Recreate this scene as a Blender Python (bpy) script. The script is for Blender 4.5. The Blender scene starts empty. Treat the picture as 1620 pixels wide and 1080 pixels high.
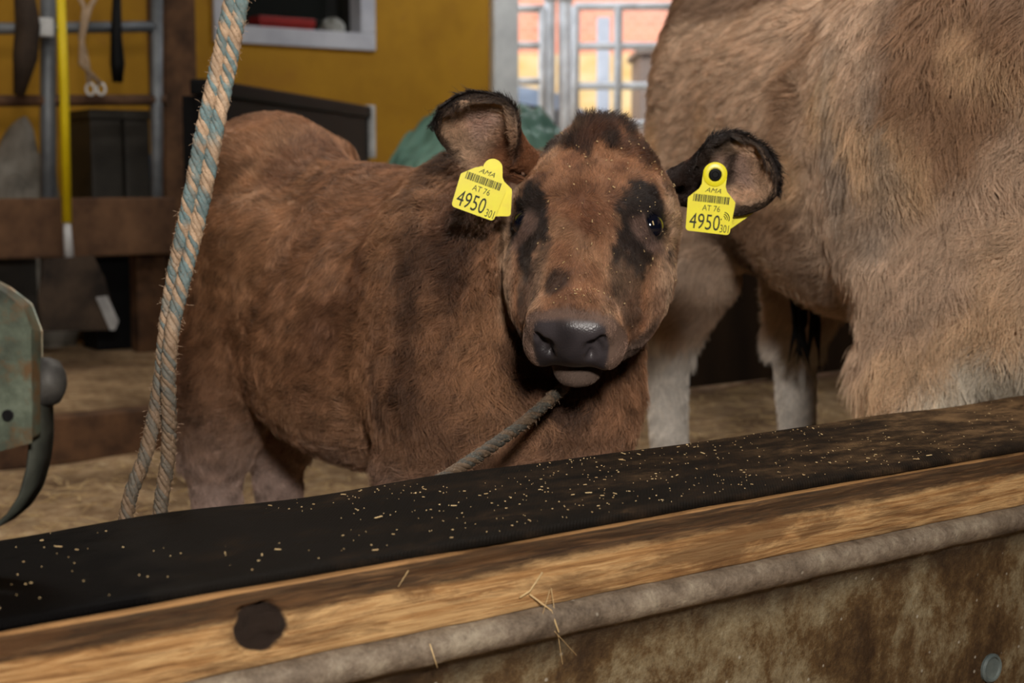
import bpy, bmesh, math, random
import numpy as np
from mathutils import Vector, Matrix
rng = np.random.default_rng(7); random.seed(7)
SC = bpy.context.scene; COL = SC.collection
PI = math.pi
DX, DY = .8197, .5728                    # the barn's long direction; the back walls stand square to it
def bw(a, b, z=0.0): return Vector((a*DX-b*DY, a*DY+b*DX, z))
# ------------------------------------------------------------------ camera, sky, lights, exposure
FPX = 2250.0; PITCH = math.atan(255.0/FPX); CAMZ = 0.80
cd = bpy.data.cameras.new('camera'); cam = bpy.data.objects.new('camera', cd); COL.objects.link(cam)
cam.location = (0, 0, CAMZ); cam.rotation_euler = (PI/2-PITCH, 0, 0)
cd.sensor_width = 36; cd.lens = 50; cd.clip_start = 0.05; cd.clip_end = 200
cd.dof.use_dof = True; cd.dof.focus_distance = 1.52; cd.dof.aperture_fstop = 6.3
SC.camera = cam
SC.view_settings.view_transform = 'Standard'; SC.view_settings.look = 'None'
SC.view_settings.exposure = 0.0; SC.view_settings.gamma = 1; SC.view_settings.use_curve_mapping = False
W = bpy.data.worlds.new('sky'); SC.world = W; W.use_nodes = True
W.node_tree.nodes['Background'].inputs[0].default_value = (.80, .88, 1, 1)
W.node_tree.nodes['Background'].inputs[1].default_value = 2.7

def area(name, loc, target, size, power, color=(1, 1, 1), sy=None):
    l = bpy.data.lights.new(name, 'AREA'); l.energy = power; l.color = color; l.size = size
    if sy: l.shape = 'RECTANGLE'; l.size_y = sy
    o = bpy.data.objects.new(name, l); COL.objects.link(o); o.location = loc
    o.rotation_euler = (Vector(target)-Vector(loc)).to_track_quat('-Z', 'Y').to_euler(); return o
area('camera_flash', (0.22, -0.50, 1.42), (0.15, 2.0, .60), .20, 50, (1, .93, .86))
area('ceiling_fill', (0.3, 2.2, 2.9), (0.2, 2.4, 0), 1.2, 40, (1, .94, .86), .3)  # unseen fill lamp added to lift the general light over the animals
area('stall_fill', (-1.3, 3.3, 2.9), (-1.3, 3.4, 0), 1.2, 26, (1, .94, .86), .3)  # added fill that brightens the straw floor and deck
area('door_fill', tuple(bw(4.5, 5.0, 2.95)), tuple(bw(4.4, 6.2, .9)), 1.2, 24, (.96, .97, 1), .3)  # added fill on the door side: brightens post, tarp and right wall
area('barn_fill', (-1.5, 4.6, 2.9), (-1.9, 6.5, .9), 1.2, 6, (1, .93, .84), .3)  # weak added fill on the left of the back wall, no real tube
sl = bpy.data.lights.new('sun', 'SUN'); sl.energy = 3.0; sl.angle = .02; sl.color = (1, .95, .88)
so = bpy.data.objects.new('sun', sl); COL.objects.link(so); so.rotation_euler = (math.radians(48), 0, math.radians(-18))
# ------------------------------------------------------------------ helpers
def pt(px, py, Y):                       # the point of a sight line at depth Y (plan measuring)
    a = (px-810)/FPX; b = (540-py)/FPX; c, s = math.cos(PITCH), math.sin(PITCH)
    d = Vector((a, c+b*s, -s+b*c)); d *= Y/d.y
    return Vector((d.x, d.y, d.z+CAMZ))
def bpt(px, py, b):                      # where a sight line meets the plane at barn depth b, as (a, z)
    d = pt(px, py, 1.0)-Vector((0, 0, CAMZ)); k = b/(-d.x*DY+d.y*DX); return (d.x*DX+d.y*DY)*k, d.z*k+CAMZ
BRZ = math.atan2(DY, DX)
def tag(o, label=None, cat=None, group=None, kind=None):
    if label: o['label'] = label
    if cat: o['category'] = cat
    if group: o['group'] = group
    if kind: o['kind'] = kind
    return o
def empty(name, loc=(0, 0, 0), rz=0.0):
    o = bpy.data.objects.new(name, None); COL.objects.link(o); o.location = loc; o.rotation_euler = (0, 0, rz)
    o.empty_display_size = .05; return o
def link(name, me, mat=None, parent=None, smooth=False):
    o = bpy.data.objects.new(name, me); COL.objects.link(o)
    if mat is not None:
        for m in (mat if isinstance(mat, (list, tuple)) else [mat]): me.materials.append(m)
    if parent: o.parent = parent
    if smooth: me.polygons.foreach_set('use_smooth', [True]*len(me.polygons))
    return o
def mesh_np(name, V, F):
    me = bpy.data.meshes.new(name); me.from_pydata([tuple(v) for v in V], [], [tuple(int(i) for i in f) for f in F]); me.update(); return me
def mesh_arrays(name, V, Q):             # fast path: all faces the same size
    V = np.asarray(V, np.float32); Q = np.asarray(Q, np.int32); k = Q.shape[1]; me = bpy.data.meshes.new(name)
    me.vertices.add(len(V)); me.vertices.foreach_set('co', V.ravel())
    me.loops.add(Q.size); me.loops.foreach_set('vertex_index', Q.ravel())
    me.polygons.add(len(Q)); me.polygons.foreach_set('loop_start', np.arange(len(Q), dtype=np.int32)*k)
    me.update(calc_edges=True); me.validate(); return me
class MB:                                # collects shapes into ONE mesh
    def __init__(s): s.V = []; s.F = []
    def add(s, V, F):
        n = len(s.V); s.V += [tuple(v) for v in V]; s.F += [tuple(i+n for i in f) for f in F]
    def box(s, x0, x1, y0, y1, z0, z1, b=0.0, M=None):
        bm = bmesh.new(); bmesh.ops.create_cube(bm, size=1)
        for v in bm.verts: v.co = Vector(((x0+x1)/2+v.co.x*(x1-x0), (y0+y1)/2+v.co.y*(y1-y0), (z0+z1)/2+v.co.z*(z1-z0)))
        if b > 0: bmesh.ops.bevel(bm, geom=bm.edges[:], offset=b, segments=2, profile=.7, affect='EDGES')
        bm.verts.index_update(); V = [v.co.copy() for v in bm.verts]
        if M is not None: V = [M @ v for v in V]
        F = [[v.index for v in f.verts] for f in bm.faces]; bm.free(); s.add(V, F); return s
    def tube(s, pts, r, n=12, cap=True):
        pts = [Vector(p) for p in pts]; rs = r if isinstance(r, (list, tuple)) else [r]*len(pts); V = []; F = []; pu = None
        for i, p in enumerate(pts):
            t = (pts[min(i+1, len(pts)-1)]-pts[max(i-1, 0)]).normalized()
            if pu is None: pu = t.orthogonal().normalized()
            u = (pu-t*pu.dot(t)).normalized(); pu = u; w = t.cross(u)
            for k in range(n):
                a = 2*PI*k/n; V.append(p+(u*math.cos(a)+w*math.sin(a))*rs[i])
        for i in range(len(pts)-1):
            for k in range(n): F.append((i*n+k, i*n+(k+1) % n, (i+1)*n+(k+1) % n, (i+1)*n+k))
        if cap: F.append(tuple(range(n-1, -1, -1))); F.append(tuple((len(pts)-1)*n+k for k in range(n)))
        s.add(V, F); return s
    def lathe(s, prof, M=None, n=24):    # prof = [(r, z)]
        V = []; F = []
        for r, z in prof:
            for k in range(n): a = 2*PI*k/n; V.append(Vector((r*math.cos(a), r*math.sin(a), z)))
        for i in range(len(prof)-1):
            for k in range(n): F.append((i*n+k, i*n+(k+1) % n, (i+1)*n+(k+1) % n, (i+1)*n+k))
        F.append(tuple(range(n-1, -1, -1))); F.append(tuple((len(prof)-1)*n+k for k in range(n)))
        if M is not None: V = [M @ v for v in V]
        s.add(V, F); return s
    def build(s, name, mat=None, parent=None, smooth=False):
        me = mesh_np(name, s.V, s.F); o = link(name, me, mat, parent, smooth)
        if smooth:
            try: me.shade_auto_smooth
            except Exception: pass
        return o
def auto_smooth(o, deg=35):
    me = o.data; bm = bmesh.new(); bm.from_mesh(me); bmesh.ops.recalc_face_normals(bm, faces=bm.faces)
    for e in bm.edges:
        if len(e.link_faces) == 2 and e.calc_face_angle(0) > math.radians(deg): e.smooth = False
    for f in bm.faces: f.smooth = True
    bm.to_mesh(me); bm.free(); return o
_sn = {}
def snoise(P, freq, seed=0, k=10):       # smooth random field about -1..1
    key = (seed, k)
    if key not in _sn:
        r = np.random.default_rng(1000+seed); d = r.normal(size=(k, 3)); d /= np.linalg.norm(d, axis=1)[:, None]
        _sn[key] = (d*r.uniform(.6, 1.5, (k, 1)), r.uniform(0, 6.28, k))
    d, ph = _sn[key]; return np.sin(P @ (d*freq*2*PI).T + ph).sum(1)/math.sqrt(k)/.9
def sstep(a, b, x): t = np.clip((x-a)/(b-a), 0, 1); return t*t*(3-2*t)
def mixc(a, b, t): return a*(1-t[:, None])+np.asarray(b)*t[:, None]
# ------------------------------------------------------------------ materials
class NT:
    def __init__(s, name, rough=.8, spec=.3, metal=0):
        s.m = bpy.data.materials.new(name); s.m.use_nodes = True; s.t = s.m.node_tree; s.b = s.t.nodes['Principled BSDF']
        s.b.inputs['Roughness'].default_value = rough; s.b.inputs['Specular IOR Level'].default_value = spec; s.b.inputs['Metallic'].default_value = metal
        s.tc = None
    def n(s, t, **kw):
        x = s.t.nodes.new(t)
        for k, v in kw.items():
            if k in x.inputs: x.inputs[k].default_value = v
            else: setattr(x, k, v)
        return x
    def l(s, a, b): s.t.links.new(a, b)
    def coord(s, scale=(1, 1, 1), loc=(0, 0, 0), rot=(0, 0, 0)):
        if s.tc is None: s.tc = s.n('ShaderNodeTexCoord')
        m = s.n('ShaderNodeMapping'); m.inputs['Scale'].default_value = scale; m.inputs['Location'].default_value = loc; m.inputs['Rotation'].default_value = rot
        s.l(s.tc.outputs['Object'], m.inputs['Vector']); return m.outputs[0]
    def noise(s, sc, detail=6, rough=.6, vec=None, dist=0.0):
        x = s.n('ShaderNodeTexNoise'); x.inputs['Scale'].default_value = sc; x.inputs['Detail'].default_value = detail
        x.inputs['Roughness'].default_value = rough; x.inputs['Distortion'].default_value = dist
        s.l(vec if vec is not None else s.coord(), x.inputs['Vector']); return x.outputs['Fac']
    def ramp(s, fac, stops):
        r = s.n('ShaderNodeValToRGB'); e = r.color_ramp.elements
        while len(e) < len(stops): e.new(.5)
        for i, (p, c) in enumerate(stops): e[i].position = p; e[i].color = (*c, 1) if len(c) == 3 else c
        s.l(fac, r.inputs[0]); return r.outputs[0]
    def mix(s, f, a, b, mode='MIX'):
        x = s.n('ShaderNodeMix'); x.data_type = 'RGBA'; x.blend_type = mode
        for v, i in ((f, 0), (a, 6), (b, 7)):
            if isinstance(v, (int, float)): x.inputs[i].default_value = v
            elif isinstance(v, tuple): x.inputs[i].default_value = (*v, 1) if len(v) == 3 else v
            else: s.l(v, x.inputs[i])
        return x.outputs[2]
    def math(s, op, a, b=0.0):
        x = s.n('ShaderNodeMath'); x.operation = op
        for v, i in ((a, 0), (b, 1)):
            if isinstance(v, (int, float)): x.inputs[i].default_value = v
            else: s.l(v, x.inputs[i])
        return x.outputs[0]
    def col(s, c):
        if isinstance(c, tuple): s.b.inputs['Base Color'].default_value = (*c, 1)
        else: s.l(c, s.b.inputs['Base Color'])
    def rough(s, r): s.l(r, s.b.inputs['Roughness'])
    def bump(s, h, strength=.4, dist=.002):
        x = s.n('ShaderNodeBump'); x.inputs['Strength'].default_value = strength; x.inputs['Distance'].default_value = dist
        s.l(h, x.inputs['Height']); s.l(x.outputs[0], s.b.inputs['Normal'])
def C(r, g, b):                          # sRGB 0-255 -> linear
    f = lambda v: (v/255/12.92 if v/255 < .04045 else ((v/255+.055)/1.055)**2.4); return (f(r), f(g), f(b))
def simple(name, c1, c2, sc=6, rough=.8, metal=0, bs=.3, bd=.002, bsc=60, spec=.3, stretch=(1, 1, 1)):
    t = NT(name, rough, spec, metal); v = t.coord(stretch); f = t.noise(sc, 6, .6, v)
    t.col(t.ramp(f, [(.35, c1), (.65, c2)])); t.bump(t.noise(bsc, 4, .6, v), bs, bd); return t.m
# ------------------------------------------------------------------ implicit bodies (smooth unions, meshed by surface nets)
class Field:
    def __init__(s, lo, hi, h):
        s.lo = np.array(lo, float); s.h = h; s.n = np.ceil((np.array(hi)-s.lo)/h).astype(int)+1
        s.F = np.full(s.n, 1.0, np.float32)
    def sub(s, c, R):
        a = np.clip(np.floor((np.array(c)-R-s.lo)/s.h).astype(int), 0, s.n); b = np.clip(np.ceil((np.array(c)+R-s.lo)/s.h).astype(int)+1, 0, s.n)
        if (b <= a).any(): return None, None
        g = [s.lo[i]+s.h*np.arange(a[i], b[i]) for i in range(3)]
        P = np.stack(np.meshgrid(*g, indexing='ij'), -1).astype(np.float32); return (slice(a[0], b[0]), slice(a[1], b[1]), slice(a[2], b[2])), P
    def comb(s, sl, d, k, op):
        A = s.F[sl]
        if op == '+': hh = np.clip(.5+.5*(A-d)/k, 0, 1); s.F[sl] = A*(1-hh)+d*hh-k*hh*(1-hh)
        else: hh = np.clip(.5-.5*(A+d)/k, 0, 1); s.F[sl] = A*(1-hh)-d*hh+k*hh*(1-hh)
    def ell(s, c, r, B, k, op='+'):      # B: 3x3 rows = the ellipsoid's axes
        c = np.array(c, float); r = np.array(r, float); sl, P = s.sub(c, r.max()+2*k+.03)
        if sl is None: return
        q = (P-c) @ np.asarray(B, np.float32).T; k0 = np.linalg.norm(q/r, axis=-1); k1 = np.linalg.norm(q/(r*r), axis=-1)+1e-6
        s.comb(sl, (k0*(k0-1)/k1).astype(np.float32), k, op)
    def cone(s, a, b, ra, rb, k, op='+', flat=None):
        a = np.array(a, float); b = np.array(b, float); m = (a+b)/2; sl, P = s.sub(m, np.linalg.norm(b-a)/2+max(ra, rb)+2*k+.03)
        if sl is None: return
        ab = b-a; t = np.clip(((P-a) @ ab)/(ab @ ab), 0, 1); D = P-a-t[..., None]*ab
        if flat is not None:
            ax, f = flat; ax = np.asarray(ax, float); D = D+((D @ ax)*(1/f-1))[..., None]*ax
        s.comb(sl, (np.linalg.norm(D, axis=-1)-(ra+(rb-ra)*t)).astype(np.float32), k, op)
    def grad(s, P):
        q = (P-s.lo)/s.h; i = np.clip(np.floor(q).astype(int), 1, s.n-3); f = q-i
        def val(q):
            i = np.clip(np.floor(q).astype(int), 0, s.n-2); f = q-i; r = 0
            for dx in (0, 1):
                for dy in (0, 1):
                    for dz in (0, 1):
                        w = (f[:, 0] if dx else 1-f[:, 0])*(f[:, 1] if dy else 1-f[:, 1])*(f[:, 2] if dz else 1-f[:, 2]); r = r+w*s.F[i[:, 0]+dx, i[:, 1]+dy, i[:, 2]+dz]
            return r
        g = np.stack([val(q+e)-val(q-e) for e in np.eye(3)], 1); return g/(np.linalg.norm(g, axis=1)[:, None]+1e-9), val(q)
    def mesh(s, clip=None):              # clip(P)->bool : keep cells whose centre passes
        F = s.F; S = F < 0; n = s.n
        cs = np.zeros(n-1, int); acc = np.zeros((*(n-1), 3), np.float32); cnt = np.zeros(n-1, np.float32)
        sl = lambda o: tuple(slice(o[i], n[i]-1+o[i]) for i in range(3))
        import itertools
        for ax in range(3):
            for o in itertools.product((0, 1), repeat=2):
                a = list(o); a.insert(ax, 0); b = list(o); b.insert(ax, 1)
                A = F[sl(a)]; Bv = F[sl(b)]; x = (S[sl(a)] != S[sl(b)]); t = np.where(x, A/np.where(x, A-Bv, 1), 0)
                for i in range(3): acc[..., i] += np.where(x, (t if i == ax else a[i]), 0)
                cnt += x
        act = cnt > 0; idx = np.full(n-1, -1, int); I = np.argwhere(act); idx[act] = np.arange(len(I))
        V = s.lo+s.h*(I+acc[act]/cnt[act][:, None]); Q = []
        for ax in range(3):
            o1, o2 = [i for i in range(3) if i != ax]
            a = [slice(None)]*3; b = [slice(None)]*3; a[ax] = slice(0, -1); b[ax] = slice(1, None)
            X = S[tuple(a)] != S[tuple(b)]; E = np.argwhere(X); E = E[(E[:, o1] > 0) & (E[:, o2] > 0) & (E[:, o1] < n[o1]-1) & (E[:, o2] < n[o2]-1)]
            ins = S[tuple(E.T)]
            def cell(d1, d2): c = E.copy(); c[:, o1] += d1; c[:, o2] += d2; return idx[tuple(c.T)]
            q = np.stack([cell(-1, -1), cell(0, -1), cell(0, 0), cell(-1, 0)], 1)
            flip = ins if ax != 1 else ~ins; q[~flip] = q[~flip][:, ::-1]; Q.append(q)
        Q = np.concatenate(Q); Q = Q[(Q >= 0).all(1)]
        if clip is not None:
            ok = clip(V[Q].mean(1)); Q = Q[ok]; u, inv = np.unique(Q, return_inverse=True); V = V[u]; Q = inv.reshape(Q.shape)
        g, d = s.grad(V); V = V-g*np.clip(d, -s.h, s.h)[:, None]; g, d = s.grad(V)
        return V, Q, g
def tris(Q): return np.concatenate([Q[:, [0, 1, 2]], Q[:, [0, 2, 3]]])
def fur(name, V, Q, N, A, count, mat, parent, seed=1, K=5):
    """A: per-vertex dict len, rad, dens, flow(3), col(3), lift, wave"""
    r = np.random.default_rng(seed); T = tris(Q); a, b, c = V[T[:, 0]], V[T[:, 1]], V[T[:, 2]]
    nrm = np.cross(b-a, c-a); ar = np.linalg.norm(nrm, axis=1)/2; mid = (a+b+c)/3
    tocam = np.array([0, 0, CAMZ])-mid; tocam /= np.linalg.norm(tocam, axis=1)[:, None]
    fac = (N[T[:, 0]]*tocam).sum(1); w = ar*A['dens'][T].mean(1)*(fac > -.45)
    pick = r.choice(len(T), count, p=w/w.sum()); u = r.random((count, 2)); fl = u.sum(1) > 1; u[fl] = 1-u[fl]
    W3 = np.stack([1-u.sum(1), u[:, 0], u[:, 1]], 1); t = T[pick]
    def itp(X): return (X[t]*(W3[..., None] if X.ndim > 1 else W3)).sum(1)
    P = itp(V); n = itp(N); n /= np.linalg.norm(n, axis=1)[:, None]+1e-9
    f = itp(A['flow']); L = itp(A['len'])*r.uniform(.55, 1.15, count); lift = itp(A['lift']); wave = itp(A['wave'])
    kf = A.get('kf', 1.0); cl = np.stack([snoise(P, 26*kf, 11), snoise(P, 26*kf, 12), snoise(P, 26*kf, 13)], 1)*A.get('k1', .26)+np.stack([snoise(P, 7, 14), snoise(P, 7, 15), snoise(P, 7, 16)], 1)*.34
    cl += np.stack([snoise(P, 75*kf, 17), snoise(P, 75*kf, 18), snoise(P, 75*kf, 19)], 1)*A.get('k2', .13)
    f = f+cl*A.get('clump', 1.0)+r.normal(size=P.shape)*.11; f -= n*(f*n).sum(1)[:, None]; f /= np.linalg.norm(f, axis=1)[:, None]+1e-9
    lift = np.clip(lift*(1+.35*snoise(P, 40, 21))+r.normal(size=count)*.05, .05, 3)
    d0 = f+n*(lift*1.7)[:, None]; d0 /= np.linalg.norm(d0, axis=1)[:, None]; d1 = f+n*(lift*.35)[:, None]; d1 /= np.linalg.norm(d1, axis=1)[:, None]
    side = np.cross(n, f); ph = snoise(P, 22, 23)*3.0+r.normal(size=count)*.5; pts = np.empty((count, K, 3)); cur = P-n*.001; pts[:, 0] = cur
    for i in range(1, K):
        s = i/(K-1); d = d0*(1-s)+d1*s; cur = cur+d*(L/(K-1))[:, None]
        pts[:, i] = cur+side*(np.sin(ph+s*5.5)*wave*L*.16*min(1, s*2))[:, None]
    hc = bpy.data.hair_curves.new(name); hc.add_curves([K]*count); hc.attributes['position'].data.foreach_set('vector', pts.reshape(-1).astype(np.float32))
    rad = itp(A['rad'])*r.uniform(.7, 1.2, count); R = rad[:, None]*np.array([1, .95, .8, .55, .12])[None, :K]
    ra = hc.attributes.get('radius') or hc.attributes.new('radius', 'FLOAT', 'POINT'); ra.data.foreach_set('value', R.reshape(-1).astype(np.float32))
    col = itp(A['col'])*(1+r.normal(size=(count, 1))*.26*A.get('cv', 1.0)+.20*A.get('cv', 1.0)*snoise(P, 30, 31)[:, None]); col = np.clip(col, .002, 1)
    tipc = A.get('tip', 1.0); ca = hc.attributes.new('hair_col', 'FLOAT_COLOR', 'CURVE')
    ca.data.foreach_set('color', np.concatenate([col, np.ones((count, 1))], 1).reshape(-1).astype(np.float32))
    hc.materials.append(mat); o = bpy.data.objects.new(name, hc); COL.objects.link(o)
    if parent: o.parent = parent; o.matrix_parent_inverse = Matrix.Translation(-parent.location)
    return o
def hair_mat(name, rough=.55, spec=.35):
    t = NT(name, rough, spec); a = t.n('ShaderNodeAttribute', attribute_name='hair_col'); i = t.n('ShaderNodeHairInfo')
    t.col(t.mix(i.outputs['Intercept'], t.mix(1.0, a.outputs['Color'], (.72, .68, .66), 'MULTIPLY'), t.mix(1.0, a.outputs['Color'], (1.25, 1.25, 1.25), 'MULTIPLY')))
    return t.m
def skin_mat(name):
    t = NT(name, .7, .3); a = t.n('ShaderNodeAttribute', attribute_name='skin_col'); w = t.n('ShaderNodeAttribute', attribute_name='wet')
    t.col(a.outputs['Color']); t.rough(t.math('SUBTRACT', .8, t.math('MULTIPLY', w.outputs['Fac'], .47)))
    vo = t.n('ShaderNodeTexVoronoi'); vo.inputs['Scale'].default_value = 480; t.l(t.coord(), vo.inputs['Vector'])
    t.bump(t.math('MULTIPLY', vo.outputs['Distance'], w.outputs['Fac']), .25, .0008); return t.m
def put_attr(me, name, arr):
    arr = np.asarray(arr, np.float32)
    if arr.ndim == 1: me.attributes.new(name, 'FLOAT', 'POINT').data.foreach_set('value', arr)
    else: me.attributes.new(name, 'FLOAT_COLOR', 'POINT').data.foreach_set('color', np.concatenate([arr, np.ones((len(arr), 1), np.float32)], 1).reshape(-1))
HAIR = hair_mat('hair'); SKIN = skin_mat('hide')
def frame2(psi):                         # body frame: forward, left, up; psi = turn towards the camera
    f = np.array([math.cos(psi), -math.sin(psi), 0]); l = np.array([math.sin(psi), math.cos(psi), 0]); return np.stack([f, l, [0, 0, 1]])
# ------------------------------------------------------------------ the calf
PSI = math.radians(47); CB = frame2(PSI); CO = np.array([-.205, 2.235, 0])
cw = lambda p: CO+np.array(p, float) @ CB
def rotB(B, ax, deg):                    # tilt the axes rows of B about its own row ax
    R = np.array(Matrix.Rotation(math.radians(deg), 3, Vector(B[ax]))); return B @ R.T
HY = math.radians(-11); HR = math.radians(-1.5); HA = math.radians(43)
hu = np.array([1., 0, 0]); hv = np.array([0, -math.sin(HA), -math.cos(HA)]); hw = np.array([0, -math.cos(HA), math.sin(HA)])
RZ = np.array(Matrix.Rotation(HY, 3, 'Z')); HB = np.stack([hu, hv, hw]) @ RZ.T
HB = HB @ np.array(Matrix.Rotation(HR, 3, Vector((0, -1, 0)))).T
EYEMID = np.array(pt(929, 357, 1.745)); HO = EYEMID-np.array([0, .142, -.052]) @ HB
hp = lambda p: HO+np.array(p, float) @ HB
EYE_U, EYE_V, EYE_W = .0755, .142, -.050
def calf_field(Fd, head=True):
    E = lambda c, r, k=.05, B=CB, op='+': Fd.ell(cw(c), r, B, k, op)
    Cn = lambda a, b, ra, rb, k=.04, **q: Fd.cone(cw(a), cw(b), ra, rb, k, **q)
    E((0, 0, .585), (.36, .178, .205)); E((-.02, 0, .52), (.26, .165, .165), .06)
    E((.26, 0, .575), (.19, .15, .215)); E((-.30, 0, .69), (.19, .150, .19)); E((-.31, 0, .825), (.13, .10, .085), .06)
    E((.22, 0, .72), (.17, .075, .10), .07); E((-.1, 0, .74), (.22, .09, .085), .07); E((-.47, 0, .77), (.05, .045, .08), .05)
    for s in (-1, 1):
        E((-.31, s*.080, .57), (.13, .075, .21), .05, rotB(CB, 1, 8)); Cn((-.33, s*.075, .48), (-.40, s*.066, .32), .088, .058, .05)
        E((-.38, s*.070, .40), (.07, .045, .1), .04)
        Cn((-.41, s*.066, .33), (-.385, s*.064, .11), .050, .036, .02); Cn((-.385, s*.064, .11), (-.355, s*.064, .045), .032, .034, .015)
        E((.25, s*.115, .56), (.115, .06, .19), .05, rotB(CB, 1, -12)); Cn((.28, s*.105, .48), (.22, s*.105, .38), .066, .056, .04)
        Cn((.22, s*.105, .38), (.235, s*.095, .27), .052, .037, .03); E((.238, s*.095, .255), (.04, .038, .045), .02)
        Cn((.238, s*.095, .25), (.235, s*.095, .09), .027, .025, .02); Cn((.235, s*.095, .09), (.255, s*.095, .045), .031, .034, .015)
        E((-.20, s*.12, .70), (.1, .05, .07), .06)
        E((-.27, s*.10, .83), (.05, .035, .03), .05)
    E((.40, 0, .50), (.10, .10, .13), .06); E((.34, 0, .42), (.12, .085, .07), .05)
    nb = cw((.27, 0, .68)); hb = hp((0, .088, -.112)); mid = (nb+hb)/2+np.array([0, .03, -.028])
    Fd.cone(nb, mid, .150, .118, .07); Fd.cone(mid, hb, .118, .082, .06)
    Fd.cone(cw((.33, -.02, .54)), hp((0, .10, -.14)), .13, .062, .07)
    if not head: return
    H = lambda c, r, k=.02, B=HB, op='+': Fd.ell(hp(c), r, B, k, op)
    H((0, .078, -.072), (.079, .088, .066), .03); H((0, .115, -.052), (.078, .085, .048), .025); H((0, .022, -.072), (.052, .040, .056), .03); H((0, .05, -.080), (.073, .06, .058), .03)
    H((0, .165, -.088), (.070, .11, .062), .03)
    for s in (-1, 1):
        H((s*.063, .116, -.046), (.026, .032, .026), .022); H((s*.046, .222, -.126), (.028, .060, .034), .03); H((s*.061, .176, -.118), (.042, .082, .060), .03, rotB(HB, 2, -s*9))
        H((s*.062, .085, -.10), (.040, .05, .05), .03)
    Fd.cone(hp((0, .13, -.050)), hp((0, .272, -.052)), .047, .0345, .025)
    for s in (-1, 1): H((s*.040, .22, -.083), (.022, .07, .035), .03)
    H((0, .288, -.072), (.050, .036, .042), .02)
    for s in (-1, 1): H((s*.038, .293, -.092), (.0225, .030, .028), .014); H((s*.030, .290, -.054), (.020, .028, .020), .014)
    H((0, .309, -.072), (.036, .015, .038), .010)
    Fd.cone(hp((0, .17, -.150)), hp((0, .270, -.137)), .048, .028, .03); H((0, .295, -.1365), (.030, .027, .017), .012)
    # mouth, nostrils, eyes
    H((0, .318, -.1130), (.066, .045, .0020), .006, HB, '-')
    for s in (-1, 1):
        B = rotB(HB, 1, s*32); H((s*.0290, .326, -.062), (.0100, .019, .0135), .006, B, '-'); H((s*.0370, .320, -.054), (.0065, .014, .008), .006, HB, '-')
        H((s*.0240, .324, -.074), (.005, .012, .005), .006, HB, '-')
        # lids
        H((s*(EYE_U-.008), EYE_V, EYE_W-.002), (.020, .026, .024), .010)
        G = eye_axes(s); c = np.array([s*EYE_U, EYE_V, EYE_W]); Fd.ell(hp(c)+G[0]*.012, (.019, .0165, .0118), G, .0035, '-')
def eye_axes(s):
    g = HB[0]*s*.80+HB[2]*.56-HB[1]*-.10; g /= np.linalg.norm(g); a = HB[1]-g*(HB[1] @ g); a /= np.linalg.norm(a); b = np.cross(g, a)
    # wide axis runs across the gaze, high axis along the face
    return np.stack([g, b, a])
HZ = HB[1]
# --- ear: a funnel opening into a leaf
def ear(base, tip, openv, Lr, nt=30, na=25, curl=.012, sag=(0, 0, 0), rmax=.036, a0=165, a1=62, pos=.5):
    base = np.array(base, float); tip = np.array(tip, float); ax = tip-base; L = np.linalg.norm(ax); ax /= L
    o = np.array(openv, float); o -= ax*(o @ ax); o /= np.linalg.norm(o); sd = np.cross(ax, o); out = []; inn = []
    for i in range(nt):
        t = i/(nt-1); tt = t
        r = rmax*((.55+.45*sstep(0, .45, np.array(tt)))*math.sqrt(max(.006, 1-max(0, (t-.38)/.62)**2.3)))
        half = math.radians(a0+(a1-a0)*float(sstep(.12, .5, np.array(t)))); c = base+ax*(L*t)+np.array(sag)*math.sin(PI*t)+o*(-.006*t)
        wide = r*(1+.55*float(sstep(.2, .6, np.array(t))))
        for j in range(na):
            a = (j/(na-1)*2-1)*half; x = math.sin(a)*wide/(1 if half > 1.6 else math.sin(half)*.5+.5); y = -math.cos(a)*r
            p = c+sd*x+o*(y+r*.25); out.append(p)
    out = np.array(out).reshape(nt, na, 3); du = np.gradient(out, axis=0); dv = np.gradient(out, axis=1); nr = np.cross(du, dv); nr /= np.linalg.norm(nr, axis=2)[..., None]+1e-9
    cen = (base+tip)/2+o*.05; sg = np.sign(((out-cen)*nr).sum(2).mean()); nr *= sg   # points away from the opening
    th = .0035; inn = out-nr*th; tt = np.repeat(np.linspace(0, 1, nt)[:, None], na, 1); ed = np.abs(np.linspace(-1, 1, na))[None, :].repeat(nt, 0)
    V = np.concatenate([out.reshape(-1, 3), inn.reshape(-1, 3)]); n = nt*na; Q = []
    for i in range(nt-1):
        for j in range(na-1):
            q = [i*na+j, i*na+j+1, (i+1)*na+j+1, (i+1)*na+j]; Q.append(q[::-1] if sg > 0 else q); Q.append([x+n for x in (q if sg > 0 else q[::-1])])
        for j in (0, na-1): Q.append([i*na+j, (i+1)*na+j, (i+1)*na+j+n, i*na+j+n])
    for j in range(na-1): k = (nt-1)*na; Q.append([k+j, k+j+1, k+j+1+n, k+j+n])
    Nn = np.concatenate([nr.reshape(-1, 3), -nr.reshape(-1, 3)]); info = dict(t=np.concatenate([tt.ravel()]*2), ed=np.concatenate([ed.ravel()]*2), inside=np.concatenate([np.ones(n), np.zeros(n)]), ax=ax, o=o)
    return V, np.array(Q), Nn, info
def join_shells(parts):
    V = []; Q = []; N = []; n = 0
    for v, q, g in parts: V.append(v); Q.append(q+n); N.append(g); n += len(v)
    return np.concatenate(V), np.concatenate(Q), np.concatenate(N)
def lin(r, g, b): return np.array(C(r, g, b))
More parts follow.
